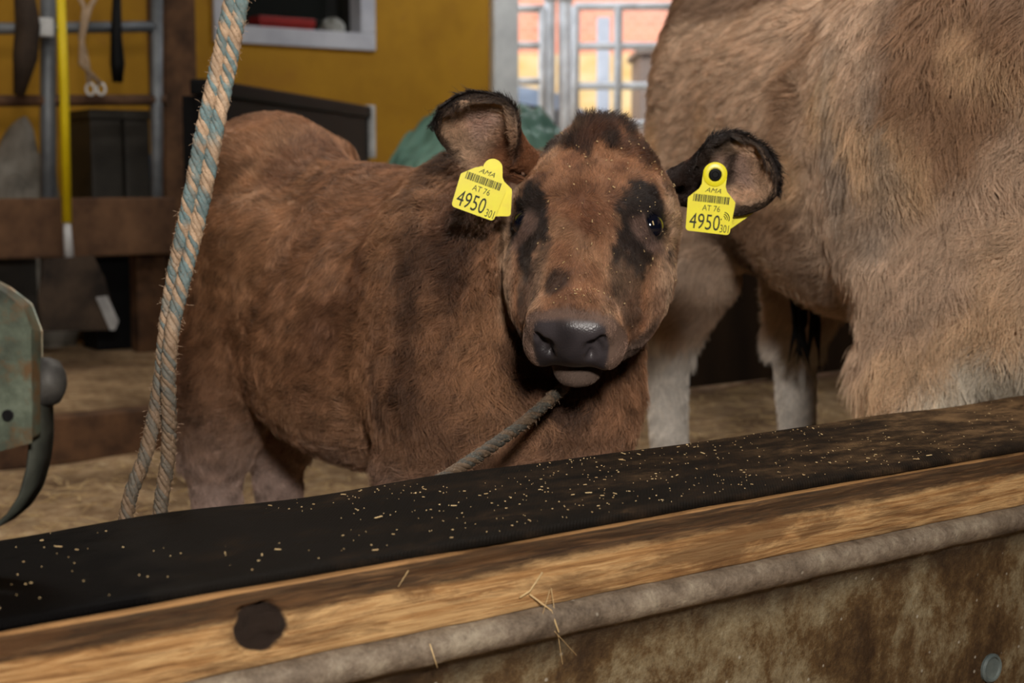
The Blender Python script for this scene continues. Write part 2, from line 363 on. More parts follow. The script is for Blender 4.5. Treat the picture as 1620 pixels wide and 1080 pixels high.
def build_calf():
    root = empty('calf', tuple(CO))
    tag(root, 'young brown calf facing the camera with yellow tags in both ears', 'calf')
    cut = hp((0, .06, -.13)); cn = cut-cw((.27, 0, .68)); cn /= np.linalg.norm(cn); ctr = hp((0, .16, -.08))
    inhead = lambda P: (np.linalg.norm(P-ctr, axis=1) < .234)
    A = Field((-.80, 1.55, -.01), (.42, 3.0, 1.06), .008); calf_field(A, True)
    B = Field(ctr-.26, ctr+.26, .0030); calf_field(B, True)
    Va, Qa, Na = A.mesh(lambda P: ~inhead(P)); Vb, Qb, Nb = B.mesh(lambda P: np.linalg.norm(P-ctr, axis=1) < .243)
    # ears
    e1 = ear(pt(838, 262, 1.83), pt(697, 176, 1.775), (-.38, -1, -.50), .12, rmax=.040, sag=(-.002, 0, .004), a0=168, a1=66)
    e2 = ear(pt(1058, 294, 1.845), pt(1234, 284, 1.80), (.10, -1, -.32), .13, rmax=.041, sag=(0, 0, .006), a0=160, a1=64)
    V, Q, N = join_shells([(Va, Qa, Na), (Vb, Qb, Nb), e1[:3], e2[:3]])
    nb = len(Va)+len(Vb); ne = len(e1[0]); n = len(V)
    isear = np.zeros(n); isear[nb:] = 1; et = np.zeros(n); et[nb:] = np.concatenate([e1[3]['t'], e2[3]['t']])
    ein = np.zeros(n); ein[nb:] = np.concatenate([e1[3]['inside'], e2[3]['inside']]); eed = np.zeros(n); eed[nb:] = np.concatenate([e1[3]['ed'], e2[3]['ed']])
    e2m = np.zeros(n); e2m[nb+ne:] = 1
    q = (V-HO) @ HB.T; u, v, w = q.T; b = (V-CO) @ CB.T; bf, bl, bz = b.T
    head = (1-sstep(.155, .20, np.linalg.norm((V-hp((0, .15, -.04))), axis=1)))*sstep(-.195, -.165, w)*sstep(.128, .108, np.abs(u)); head = np.maximum(head, 1-sstep(.085, .105, np.linalg.norm(V-hp((0, .275, -.095)), axis=1)))*(1-isear)
    # ---- colours
    brown = lin(128, 84, 56); red = lin(118, 72, 42); tan = lin(156, 118, 88); dark = lin(46, 33, 27); black = lin(22, 19, 19); grey = lin(132, 112, 100)
    c = np.repeat(lin(142, 103, 75)[None], n, 0); ns = snoise(V, 5, 41)
    c = mixc(c, lin(164, 122, 88), .55*sstep(.1, .9, snoise(V, 3.2, 42))); c = mixc(c, lin(96, 64, 46), .65*sstep(.25, 1.1, ns))
    c = mixc(c, lin(156, 128, 108), .7*sstep(.56, .30, bz)); c = mixc(c, lin(172, 150, 140), .8*sstep(.45, .25, bz))
    neck = sstep(.10, .30, bf)*sstep(.40, .55, bz)*(1-head); c = mixc(c, lin(60, 42, 32), .8*neck*sstep(-.5, .7, snoise(V*np.array([1, 1, .25]), 11, 43)))
    c = mixc(c, lin(52, 42, 38), .55*sstep(.25, .05, np.abs(bf-.23)/.4)*sstep(.1, .9, snoise(V*np.array([1, 1, .3]), 9, 44))*sstep(.3, .45, bz))
    hc = np.repeat(lin(142, 101, 73)[None], n, 0); hc = mixc(hc, lin(136, 92, 60), .8*sstep(.13, .03, v)*sstep(.11, .04, np.abs(u)))
    hc = mixc(hc, lin(184, 150, 120), .7*sstep(.02, .045, np.abs(np.abs(u)-.008)+.004)*sstep(.16, .22, v)*sstep(.065, .04, np.abs(u)))
    hc = mixc(hc, lin(112, 72, 46), .85*sstep(.030, .008, np.abs(u+.004*0))*sstep(.10, .14, v)*sstep(.25, .19, v))
    hc = mixc(hc, lin(176, 150, 124), .65*sstep(.075, .10, np.abs(u))*sstep(.20, .12, np.abs(v-.2)))
    ntm = snoise(V, 28, 45)*.006; pol = np.sqrt(((u-.002)/.036)**2+((v-.020)/.050)**2)+ntm*40+.14*snoise(V, 65, 49); hc = mixc(hc, lin(30, 23, 20), .93*sstep(1.15, .75, pol))
    hc = mixc(hc, lin(30, 24, 22), .85*sstep(.024, .008, np.abs(v-.020-np.abs(u)*.30)+ntm)*sstep(.02, .04, np.abs(u))*sstep(.095, .07, np.abs(u)))
    hc = mixc(hc, lin(92, 58, 40), .55*sstep(.2, 1.2, snoise(V*np.array([1.6, 1, 1]), 17, 50))); hc = mixc(hc, lin(168, 132, 100), .40*sstep(.4, 1.3, snoise(V, 13, 51)))
    for s in (-1, 1):
        du = s*u-EYE_U; dv = v-EYE_V; ang = du*.25
        pat = np.sqrt(((du+.009+.10*np.maximum(dv, 0)+.12*np.minimum(dv, 0))/.030)**2+((dv-.010)/np.where(dv > .010, .060, .050))**2)+ntm*26+.10*snoise(V, 60, 48)
        hc = mixc(hc, black, .95*sstep(1.20, .74, pat)*(s*u > .02)); near = np.sqrt((du/.021)**2+((dv-.015)/.014)**2)
        hc = mixc(hc, lin(122, 96, 84), .62*sstep(1.25, .75, near)*(s*u > .02)*(dv > -.02))
        hc = mixc(hc, lin(62, 50, 42), .7*sstep(1.2, .7, np.sqrt(((s*u-.058)/.020)**2+((v-.232)/.045)**2)+ntm*20))
    hc = mixc(hc, lin(36, 28, 26), .85*sstep(1.2, .6, np.sqrt(((u+.018)/.017)**2+((v-.252)/.020)**2)+ntm*30)*(w > -.08))
    ring = sstep(.286, .296, v+.40*np.maximum(np.abs(u)-.034, 0)); hc = mixc(hc, lin(112, 92, 82), .85*ring)
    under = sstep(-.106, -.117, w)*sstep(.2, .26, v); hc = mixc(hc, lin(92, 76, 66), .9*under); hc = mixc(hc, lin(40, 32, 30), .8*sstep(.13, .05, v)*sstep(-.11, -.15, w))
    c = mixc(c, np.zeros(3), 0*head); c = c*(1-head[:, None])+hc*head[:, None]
    pad = sstep(.292, .301, v-.25*np.maximum(0, w+.06)-.22*np.maximum(np.abs(u)-.034, 0))*sstep(-.1145, -.1120, w)*sstep(-.022, -.034, w)*sstep(.0475, .0430, np.abs(u)+.14*np.abs(w+.064))*(isear == 0)
    c = mixc(c, lin(70, 64, 66), pad); c = mixc(c, lin(30, 26, 27), pad*sstep(.0, .9, snoise(V, 16, 47))*.6)
    lip = sstep(.004, .001, np.abs(w+.1130))*sstep(.272, .285, v)*(isear == 0)*(np.abs(u) < .06); c = mixc(c, lin(20, 16, 16), lip)
    # ears: dark rim and base, tan inside
    ec = np.repeat(lin(122, 80, 54)[None], n, 0); ec = mixc(ec, lin(196, 164, 136), (1-ein)*sstep(.22, .40, et)*1.0)
    ec = mixc(ec, lin(176, 150, 146), .5*(1-ein)*sstep(.5, .2, eed)*sstep(.3, .4, et)*sstep(.75, .6, et)); ec = mixc(ec, lin(30, 22, 20), .92*sstep(.80, .95, eed)*sstep(.3, .5, et)); ec = mixc(ec, lin(36, 27, 24), .9*sstep(.9, .98, et))
    ec = mixc(ec, lin(26, 21, 20), .9*ein*sstep(.55, .75, eed)*sstep(.15, .3, et)); ec = mixc(ec, lin(28, 22, 21), e2m*.93*sstep(.50, .30, et+.15*snoise(V, 20, 46)))
    c = c*(1-isear[:, None])+ec*isear[:, None]
    eyerim = np.zeros(n)
    for s in (-1, 1):
        G = eye_axes(s); d = (V-(hp((s*EYE_U, EYE_V, EYE_W))+G[0]*.012)) @ G.T; r = np.sqrt((d[:, 1]/.0205)**2+(d[:, 2]/.0155)**2); eyerim = np.maximum(eyerim, sstep(1.12, .98, r)*(np.abs(d[:, 0]) < .03))
    c = mixc(c, lin(30, 24, 24), eyerim*(1-isear))
    wet = np.maximum(pad, lip)
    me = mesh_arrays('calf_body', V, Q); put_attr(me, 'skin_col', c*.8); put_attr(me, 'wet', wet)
    body = link('body', me, SKIN, None, True); body.parent = root; body.matrix_parent_inverse = Matrix.Translation(-Vector(CO))
    # ---- coat
    L = .022+.012*sstep(.62, .45, bz)+.012*neck; L = L*(1-head)+head*(.0085+.010*sstep(.07, .01, v)+.006*sstep(.09, .11, np.abs(u)))
    L = np.where(isear > 0, .008+.010*(1-ein)*sstep(.25, .4, et)+.007*sstep(.8, 1, eed), L)
    L = L+.010*head*sstep(1.1, .5, pol); L *= 1-.45*ring*head; L = L*(1-.25*head*sstep(.22, .25, v)*sstep(-.09, -.105, w))
    L = np.where(bz < .30, .012, L)
    dens = 1+2.6*head+isear*3.0; dens *= (1-np.clip(pad*1.3, 0, 1))*(1-eyerim)*(1-lip); dens *= (V[:, 2] > .03); dens = dens*1.0*(1-.3*ring*head)
    rad = .00034-.00010*np.maximum(head, isear)
    fb = -.75*CB[0]-.62*CB[2]*sstep(.86, .70, bz)[:, None]; fn = CB[0]*-.12-CB[2]*1.0
    flow = fb*(1-neck[:, None])+fn*neck[:, None]; flow = flow*(1-sstep(.40, .30, bz)[:, None])+np.array([0, 0, -1.])*sstep(.40, .30, bz)[:, None]
    wh = sstep(.125, .155, v)*2-1; fh = HB[1]*(wh)[:, None]*.9+HB[0]*(np.sign(u)*np.minimum(1, np.abs(u)*14)*.75)[:, None]-HB[2]*.3*0
    under2 = sstep(-.10, -.14, w)[:, None]; fh = fh*(1-under2)+(-CB[2]*.8+HB[1]*.2)*under2
    flow = flow*(1-head[:, None])+fh*head[:, None]
    fe = np.zeros((n, 3)); fe[nb:nb+ne] = e1[3]['ax']; fe[nb+ne:] = e2[3]['ax']; fe += np.array([0, -.2, 0])*(1-ein)[:, None]
    flow = np.where(isear[:, None] > 0, fe, flow)
    lift = .20+.38*neck+.2*sstep(.52, .42, bz); lift = lift*(1-head)+head*(.42+1.2*sstep(1.2, .6, pol)); lift = np.where(isear > 0, .45+.45*(1-ein), lift)+.35*head*under
    wave = .22+.85*neck+.8*sstep(.54, .42, bz); wave = wave*(1-head)+head*.2
    A_ = dict(len=L, rad=rad, dens=dens, flow=flow, col=c, lift=lift, wave=wave)
    k = FURQ
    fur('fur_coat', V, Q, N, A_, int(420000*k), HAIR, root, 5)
    # ---- eyes
    for s in (-1, 1):
        G = eye_axes(s); cpos = hp((s*EYE_U, EYE_V, EYE_W))+G[0]*.0006
        m = MB(); M = Matrix.Translation(Vector(cpos)) @ Matrix(np.stack([G[1], G[2], G[0]], 1).tolist()).to_4x4()
        m.lathe([(.0001, -.017)]+[(.0172*math.cos(a), .0172*math.sin(a)) for a in np.linspace(-1.45, 1.45, 18)]+[(.0001, .0172)], M, 32)
        o = m.build('eyeball', EYE, None, True); o.parent = root; o.matrix_parent_inverse = Matrix.Translation(-Vector(CO))
        if s == 1:
            pass
    return root
def eye_mat():
    t = NT('wet_eye', .10, .5); t.col(C(10, 14, 26)); t.b.inputs['Coat Weight'].default_value = .5; t.b.inputs['Coat Roughness'].default_value = .02; return t.m
EYE = eye_mat()
import os
FURQ = float(os.environ.get('FURQ', '1'))
# ------------------------------------------------------------------ the setting
def wall_mesh(name, a0, a1, b, z0, z1, mat, th=.12, holes=()):
    m = MB(); R = Matrix.Rotation(BRZ, 4, 'Z'); xs = sorted({a0, a1, *[h[0] for h in holes], *[h[1] for h in holes]}); zs = sorted({z0, z1, *[h[2] for h in holes], *[h[3] for h in holes]})
    for i in range(len(xs)-1):
        for j in range(len(zs)-1):
            if any(h[0] <= (xs[i]+xs[i+1])/2 <= h[1] and h[2] <= (zs[j]+zs[j+1])/2 <= h[3] for h in holes): continue
            m.box(xs[i], xs[i+1], b, b+th, zs[j], zs[j+1], 0, R)
    return tag(m.build(name, mat), kind='structure')
def plaster():
    t = NT('yellow_plaster', .75, .3); f = t.noise(2.2, 6, .65); g = t.noise(9, 6, .7)
    c = t.ramp(f, [(.3, C(150, 106, 18)), (.55, C(172, 126, 26)), (.75, C(160, 112, 30))]); c = t.mix(t.ramp(g, [(.62, (0, 0, 0)), (.75, (.7, .7, .7))]), c, C(140, 92, 40)); t.col(c)
    t.bump(t.noise(60), .3, .003); return t.m
def straw_floor():
    t = NT('straw_floor', .9, .2); c1 = t.noise(26, 8, .75); c2 = t.noise(3, 4, .6)
    v = t.coord((1, 1, 1)); a = t.ramp(c1, [(.30, C(120, 92, 66)), (.5, C(190, 158, 120)), (.68, C(226, 200, 160))]); t.col(t.mix(t.ramp(c2, [(.4, (0, 0, 0)), (.65, (.8, .8, .8))]), a, C(86, 62, 42)))
    t.bump(c1, .9, .02); return t.m
Y_WALL = plaster(); STRAWF = straw_floor()
GREYW = simple('grey_board_wall', C(70, 62, 54), C(96, 86, 74), 3, .85); DARKW = simple('dark_barn_boards', C(42, 32, 24), C(66, 50, 36), 5, .85, stretch=(1, 1, .2))
CEIL = simple('ceiling_boards', C(92, 80, 66), C(120, 104, 84), 4, .85)
WB = 6.471; aw0, _ = bpt(337, 50, WB); aw1, zw0 = bpt(592, 81, WB); ad0, _ = bpt(814, 100, WB); ad1 = 7.1
DM = bw(ad0, WB)
win = (aw0, aw1, zw0, zw0+.95)
wall_mesh('wall_back', -4, 10, WB, 0, 3.3, Y_WALL, .22, [win, (ad0, ad1, 0, 2.75)])
for nm, args in (('wall_left', (-4.1, -4.0)), ('wall_right', (10.0, 10.1))):
    m = MB(); m.box(args[0], args[1], -2.6, WB+.22, 0, 3.3, 0, Matrix.Rotation(BRZ, 4, 'Z')); tag(m.build(nm, GREYW), kind='structure')
wall_mesh('wall_behind', -4, 10, -2.6, 0, 3.3, GREYW, .1)
m = MB(); m.box(-4, 10, -2.6, WB+.22, 3.3, 3.4, 0, Matrix.Rotation(BRZ, 4, 'Z')); tag(m.build('ceiling', CEIL), kind='structure')
def height_floor():
    n = 220; g = np.linspace(-4, 10, n); h = np.linspace(-2.6, WB+.2, 160); A_, B_ = np.meshgrid(g, h, indexing='ij'); P = np.stack([A_*DX-B_*DY, A_*DY+B_*DX, 0*A_], -1).reshape(-1, 3)
    P[:, 2] = .006*snoise(P, 3, 61)+.004*snoise(P, 11, 62)-.008; i = np.arange(n*160).reshape(n, 160)
    Q = np.stack([i[:-1, :-1], i[1:, :-1], i[1:, 1:], i[:-1, 1:]], -1).reshape(-1, 4); return tag(link('floor', mesh_arrays('floor', P, Q), STRAWF, None, True), kind='structure')
height_floor()
# window: frame, sill, dark glass behind the niche
WHITE = simple('white_window_paint', C(176, 178, 186), C(200, 202, 208), 5, .6); DGLASS = NT('dark_window_glass', .08, .5); DGLASS.col(C(30, 32, 30)); DGLASS = DGLASS.m
R4 = Matrix.Rotation(BRZ, 4, 'Z')
m = MB(); fw = .085; x0, x1, z0, z1 = win
m.box(x0, x1, WB-.02, WB+.10, z0, z0+fw, .006, R4); m.box(x0, x1, WB-.02, WB+.10, z1-fw, z1, .006, R4); m.box(x0, x0+fw*.7, WB-.02, WB+.10, z0+fw, z1-fw, .006, R4); m.box(x1-fw, x1, WB-.02, WB+.10, z0+fw, z1-fw, .006, R4)
wn = tag(m.build('window_1', WHITE), kind='structure')
m = MB(); m.box(x0+.02, x1-.02, WB+.17, WB+.18, z0+.05, z1-.05, 0, R4); m.build('pane', DGLASS, wn)
m = MB(); m.box(x0+.01, x1-.01, WB+.02, WB+.20, z0+.02, z0+.055, 0, R4); m.build('window_sill', WHITE, wn)
# window: crate and bag on the sill
RED = simple('red_plastic', C(120, 26, 22), C(150, 34, 28), 8, .5)
def bthing(name, px0, px1, py0, py1, b, depth, mat, bev=.01, **kw):
    a0, z1_ = bpt(px0, py0, b); a1, z0_ = bpt(px1, py1, b); o = empty(name, bw((a0+a1)/2, b, z0_), BRZ); return o, a1-a0, z1_-z0_
sa0, sz1 = bpt(412, 24, WB+.03); sa1, sz0 = bpt(497, 54, WB+.03); zs = zw0+.057
m = MB(); w_, h_ = sa1-sa0, sz1-zs; m.box(-w_/2, w_/2, 0, .11, 0, h_*.55, .006); m.box(-w_/2-.008, w_/2+.008, -.008, .118, h_*.55, h_, .005)
o = m.build('window_box', RED); o.location = bw((sa0+sa1)/2, WB+.035, zs); o.rotation_euler.z = BRZ
tag(o, 'dark red plastic box standing on the white window sill', 'box')
def lump(name, r, mat, loc, seed=0, amp=.25, parent=None, n=24, rz=0, flat=True):
    V = []; Q = []
    th = np.linspace(0, PI, n); ph = np.linspace(0, 2*PI, 2*n, endpoint=False); T, Ph = np.meshgrid(th, ph, indexing='ij'); U = np.stack([np.sin(T)*np.cos(Ph), np.sin(T)*np.sin(Ph), np.cos(T)], -1).reshape(-1, 3)
    k = 1+amp*.5*snoise(U, .5, 70+seed)+amp*.35*snoise(U, 1.5, 80+seed); P = U*np.array(r)*k[:, None]
    if flat: P[:, 2] = np.maximum(P[:, 2], -r[2]*.55); P[:, 2] -= P[:, 2].min()
    i = np.arange(n*2*n).reshape(n, 2*n); j = np.roll(i, -1, 1); Q = np.stack([i[:-1], i[1:], j[1:], j[:-1]], -1).reshape(-1, 4)
    o = link(name, mesh_arrays(name, P, Q), mat, parent, True); o.location = loc; o.rotation_euler.z = rz; return o
BAGM = simple('pale_plastic_bag', C(120, 120, 112), C(170, 170, 164), 14, .4, bs=.6, bd=.01, bsc=18)
ba, _ = bpt(532, 45, WB+.05); o = lump('plastic_bag', (.07, .05, .07), BAGM, bw(ba, WB+.085, zs), 3); tag(o, 'small pale plastic bag on the window sill beside the red box', 'bag')
# white door post and outside
GALV = simple('galvanised_steel', C(186, 188, 188), C(220, 222, 222), 10, .5, .3); POSTM = simple('white_painted_post', C(196, 198, 196), C(222, 224, 220), 6, .6)
da0, _ = bpt(780, 100, WB-.03); m = MB(); m.box(da0, ad0, WB-.04, WB+.22, 0, 2.75, .008, R4); tag(m.build('door_1', POSTM), kind='structure')
m = MB(); m.box(ad0, ad1, WB-.04, WB+.22, 2.66, 2.75, .005, R4); m.box(ad1-.12, ad1, WB-.04, WB+.22, 0, 2.66, .005, R4); tag(m.build('trim_1', POSTM), kind='structure')
def brickmat():
    t = NT('red_brick', .85, .2); b = t.n('ShaderNodeTexBrick'); b.inputs['Scale'].default_value = 4.0; t.l(t.coord((1, 1, 1), (0, 0, 0), (PI/2, 0, 0)), b.inputs['Vector'])
    b.inputs['Color1'].default_value = (*C(206, 104, 70), 1); b.inputs['Color2'].default_value = (*C(220, 132, 98), 1); b.inputs['Mortar'].default_value = (*C(214, 170, 146), 1)
    t.col(t.mix(t.ramp(t.noise(1.2), [(.35, (.15, .15, .15)), (.65, (.8, .8, .8))]), b.outputs['Color'], C(206, 160, 140))); return t.m
def ogy(py, Y): return CAMZ+(285-py)*Y/2250*1.0
YB = 15.0
m = MB(); m.box(-7, 14, YB, YB+.4, ogy(92, YB), 7); tag(m.build('brick_house_wall', brickmat()), 'red brick house wall seen outside through the steel gates', 'building')
CREAM = simple('cream_render', C(200, 160, 96), C(214, 190, 146), 1.2, .85, stretch=(1, 1, 3)); CONC = simple('yard_concrete', C(176, 168, 150), C(200, 190, 170), 2, .9)
m = MB(); m.box(-7, 14, YB-.15, YB+.35, -.02, ogy(92, YB)); tag(m.build('house_plinth', CREAM), 'cream yellow rendered lower wall beneath the red brick outside', 'wall')
n0 = bw(-6, WB+.2, -.03); m = MB(); m.add([bw(-12, WB+.2, -.03), bw(22, WB+.2, -.03), bw(22, 24, -.03), bw(-12, 24, -.03)], [(0, 1, 2, 3)]); tag(m.build('ground', CONC), kind='structure')
# gates
YG = 9.0
def gx(px, Y=YG): return pt(px, 285, Y).x
def gz(py, Y=YG): return pt(810, py, Y).z
def gate(name, label, x0, x1, bars, z0, z1, vert):
    o = empty(name, ((x0+x1)/2, YG, 0)); 
    for z in bars: MB().tube([(x0, YG, z), (x1, YG, z)], .024).build('rail', GALV, o, True).matrix_parent_inverse = Matrix.Translation((-(x0+x1)/2, -YG, 0))
    for x in vert: MB().tube([(x, YG, z0), (x, YG, z1)], .028).build('upright', GALV, o, True).matrix_parent_inverse = Matrix.Translation((-(x0+x1)/2, -YG, 0))
    return tag(o, label, 'gate', 'steel yard gates in the doorway')
bars_l = [gz(p) for p in (14, 72, 129, 190, 250)]; bars_r = [gz(p) for p in (10, 73, 136, 196, 250)]
gate('yard_gate', 'narrow galvanised bar gate between white door post and gate posts', gx(806), gx(860), bars_l, bars_l[-1], gz(14), [gx(808), gx(858)])
gate('yard_gate', 'wide galvanised bar gate right of the gate posts, above the calf', gx(908), gx(1190), bars_r, bars_r[-1], gz(10), [gx(909), gx(976), gx(1188)])
for px, r, lab in ((869, .036, 'left round steel post of the pair holding the yard gates'), (893, .044, 'right thicker steel post of the pair holding the yard gates')):
    m = MB(); m.tube([(0, 0, -.03), (0, 0, 2.3)], r, 16); m.tube([(0, 0, gz(0)), (0, 0, gz(0)+.06)], r*1.12, 16); o = m.build('gate_post', GALV, None, True); o.location = (gx(px, YG+.09), YG+.09, 0); tag(o, lab, 'post', 'steel gate posts')
PALE = simple('pale_blue_paint', C(160, 170, 186), C(184, 194, 208), 5, .6)
m = MB(); m.box(-.045, .045, -.045, .045, -.03, gz(28, 10.5), .008); o = m.build('white_pole', PALE); o.location = (gx(953, 10.5), 10.5, 0); tag(o, 'pale square post standing outside behind the wide yard gate', 'post')
GREYC = simple('grey_brown_cladding', C(104, 92, 84), C(126, 112, 102), 3, .7)
m = MB(); w_ = 1.3; m.box(0, w_, 0, 1.0, 0, gz(80, 12.6), .02); m.box(-.04, w_+.04, -.05, 1.05, gz(80, 12.6), gz(80, 12.6)+.05, .01); o = m.build('garden_shed', GREYC); o.location = (gx(1012, 12.6), 12.6, -.03); tag(o, 'grey brown shed outside, right behind the wide yard gate', 'shed')
# parked car outside
def car():
    o = empty('parked_car', (gx(845, 11.6), 11.6, -.03)); paint = NT('silver_blue_paint', .3, .5, .3); paint.col(C(120, 136, 158)); gl = NT('car_glass', .05, .5); gl.col(C(24, 30, 36))
    tyre = simple('black_tyre', C(20, 20, 20), C(30, 30, 30), 5, .8)
    xr = gx(958, 11.6)-o.location.x
    prof = [(xr+.5, .35), (xr+.55, .75), (xr+.25, .95), (xr-.02, 1.10), (xr-.38, 1.42), (xr-.8, 1.50), (xr-2.0, 1.48), (xr-2.6, 1.1), (xr-3.2, .95), (xr-3.3, .4)]
    def ext(pr, y0, y1):
        m = MB(); n = len(pr); V = [(x, y0, z) for x, z in pr]+[(x, y1, z) for x, z in pr]; m.add(V, [tuple(range(n)), tuple(range(2*n-1, n-1, -1))]+[(i, (i+1) % n, (i+1) % n+n, i+n) for i in range(n)]); return m
    bo = ext(prof, -.8, .8).build('car_body', paint.m, o); mod = bo.modifiers.new('b', 'BEVEL'); mod.width = .05; mod.segments = 3
    ext([(xr-.12, 1.08), (xr-.43, 1.36), (xr-.85, 1.43), (xr-1.2, 1.43), (xr-1.2, 1.02), (xr-.2, 1.02)], -.812, -.80).build('side_window', gl.m, o)
    ext([(xr-1.3, 1.02), (xr-1.3, 1.43), (xr-1.95, 1.41), (xr-2.4, 1.05)], -.812, -.80).build('side_window', gl.m, o)
    for x in (xr, xr-2.6):
        for y in (-.75, .75):
            m = MB(); m.lathe([(.2, -.1), (.31, -.1), (.33, -.06), (.33, .06), (.31, .1), (.2, .1)], Matrix.Translation((x, y, .33)) @ Matrix.Rotation(PI/2, 4, 'X')); w = m.build('wheel', tyre, o); auto_smooth(w)
    return tag(o, 'silver blue parked car outside, partly hidden behind the gate posts', 'car')
car()
# ------------------------------------------------------------------ stall dividers at the back
TIMB = simple('old_dark_timber', C(58, 40, 28), C(104, 74, 50), 9, .85, bs=.5, bd=.004, stretch=(1, 1, 1)); TIMB2 = simple('brown_barn_beam', C(70, 48, 34), C(112, 82, 58), 7, .85)
ca1, _ = bpt(560, 700, 4.03)
m = MB(); m.box(-3.95, 2.95, 4.03, 4.12, -.01, .125, .008, R4); o = m.build('timber_curb', TIMB); tag(o, 'long low dark timber curb across the straw floor behind calf and rope', 'beam')
m = MB(); m.box(-3.99, 3.0, 4.125, WB-.01, -.01, .118, 0, R4); o = tag(m.build('trim_2', STRAWF), kind='structure')
o = empty('board_partition', bw(5, 4.05, 0), BRZ)
for k in range(4): MB().box(-1.95, 4.9, -.02, .02, .01+k*.158, .175+k*.158, .002).build('board', DARKW, o)
for a in (-1.9, .2, 2.4, 4.6): MB().box(a-.05, a+.05, .025, .12, -.01, .72, .006).build('post', DARKW, o)
tag(o, 'low dark plank partition behind the legs of the large pale cow', 'partition')
# black bin
BLACKP = NT('black_plastic', .6, .15); BLACKP.col(C(10, 10, 11)); BLACKP = BLACKP.m
pA = pt(330, 124, 4.5); pB = pt(583, 168, 6.15); ln = (pB-pA).length; o = empty('pen_panel', (pA.x, pA.y, .118), math.atan2(pB.y-pA.y, pB.x-pA.x)); hz = (pA.z+pB.z)/2-.118
m = MB(); m.box(0, ln, 0, .05, .02, hz-.05, .008); m.build('board', BLACKP, o); m = MB(); m.box(-.01, ln+.01, -.01, .06, hz-.05, hz, .01); m.build('top_rail', BLACKP, o)
for x_ in (.02, ln*.5): MB().box(x_, x_+.05, .05, .10, 0, hz-.05, .004).build('post', BLACKP, o)
m = MB(); m.box(ln+.012, ln+.04, -.02, .06, hz-.22, hz+.005, .006); m.build('corner_fitting', GALV, o); tag(o, 'long black pen panel with grey corner fitting before the yellow wall', 'panel')
# green tarp mound
def tarp():
    n = 70; a0, _ = bpt(583, 200, 4.7); a1, z1_ = bpt(893, 178, 4.7); w_ = (a1-a0)/2; H = z1_-.10; g = np.linspace(-1, 1, n); X, Y = np.meshgrid(g, g, indexing='ij')
    k = (np.abs(X)**3.2+np.abs(Y)**3.2); z = H*np.clip(1-k*.62, 0, 1)**.5; edge = sstep(.86, 1.0, np.maximum(np.abs(X), np.abs(Y)).ravel()).reshape(n, n); z = z*(1-edge)+.02*edge
    P = np.stack([X*w_*1.0, Y*.30, z], -1).reshape(-1, 3); dz = snoise(P*np.array([1, .4, .4]), 5, 90)*.03+snoise(P, 12, 91)*.012; P[:, 2] += dz*(z.ravel() > .1); P[:, 0] += snoise(P*np.array([1, 1, .2]), 7, 92)*.02*sstep(.5, 1, np.abs(X.ravel()))
    P[:, 2] = np.maximum(P[:, 2], .01)
    # lower towards its left end
    P[:, 2] *= 1-.16*sstep(.15, -.85, X.ravel())
    i = np.arange(n*n).reshape(n, n); Q = np.stack([i[:-1, :-1], i[1:, :-1], i[1:, 1:], i[:-1, 1:]], -1).reshape(-1, 4)
    t = NT('green_tarp', .45, .4); t.col(t.ramp(t.noise(4), [(.35, C(66, 102, 90)), (.65, C(116, 154, 138))])); t.bump(t.noise(30), .3, .004)
    o = link('green_tarpaulin', mesh_arrays('tarp', P, Q), t.m, None, True); o.location = bw((a0+a1)/2, 4.72, .118); o.rotation_euler.z = BRZ
    mo = o.modifiers.new('s', 'SOLIDIFY'); mo.thickness = .004
    return tag(o, 'green tarpaulin draped over a heap behind the calf\'s left-hand ear', 'tarpaulin')
tarp()
# ------------------------------------------------------------------ tool corner at the left
def at(px, py, b): a, z = bpt(px, py, b); return bw(a, b, z)
m = MB(); a0, _ = bpt(258, 200, 5.6); a1, _ = bpt(314, 200, 5.6); m.box(a0, a1, 5.6, 5.6+(a1-a0), .11, 3.3, .012, R4); tag(m.build('wooden_post', TIMB), 'thick dark brown timber post left of the window, behind the rope', 'post')
# stanchion frame
o = empty('stanchion_frame', bw(2.0, 5.55, .118), BRZ)
def pipe(px0, py0, px1, py1, r, b=5.55, mat=None, name='pipe'):
    p = at(px0, py0, b); q = at(px1, py1, b); x = MB().tube([p, q], r).build(name, mat or GALV, o, True); x.matrix_parent_inverse = o.matrix_world.inverted(); return x
bpy.context.view_layer.update()
DGALV = simple('dull_steel', C(92, 96, 100), C(124, 128, 132), 8, .5, .4)
pipe(76, -40, 76, 480, .030, mat=DGALV, name='upright'); pipe(248, -40, 248, 480, .024, mat=DGALV, name='upright')
pipe(-60, 46, 250, 42, .022, mat=DGALV, name='rail'); pipe(-60, 160, 262, 158, .022, mat=TIMB2, name='rail')
x = MB().box(-.03, .03, -.04, .02, -.035, .035, .006).build('clamp', GALV, o); x.matrix_parent_inverse = o.matrix_world.inverted(); x.location = at(68, 44, 5.52); x.rotation_euler.z = BRZ
tag(o, 'grey steel pipe stanchion frame in front of the yellow wall, far left', 'frame')
# horizontal beam
ba0, bz1 = bpt(0, 314, 5.35); ba1, bz0 = bpt(262, 402, 5.35); m = MB(); m.box(ba0-1.2, ba1+.05, 5.35, 5.45, bz0, bz1, .01, R4); tag(m.build('cross_beam', TIMB2), 'wide brown cross beam running behind the yellow shovel handle', 'beam')
for a in (ba0-1.1, ba1-.02):
    m = MB(); m.box(a-.06, a+.06, 5.455, 5.54, .11, bz1-.02, .006, R4); tag(m.build('beam_support', TIMB), 'dark upright support behind the brown cross beam', 'post', 'supports behind the cross beam')
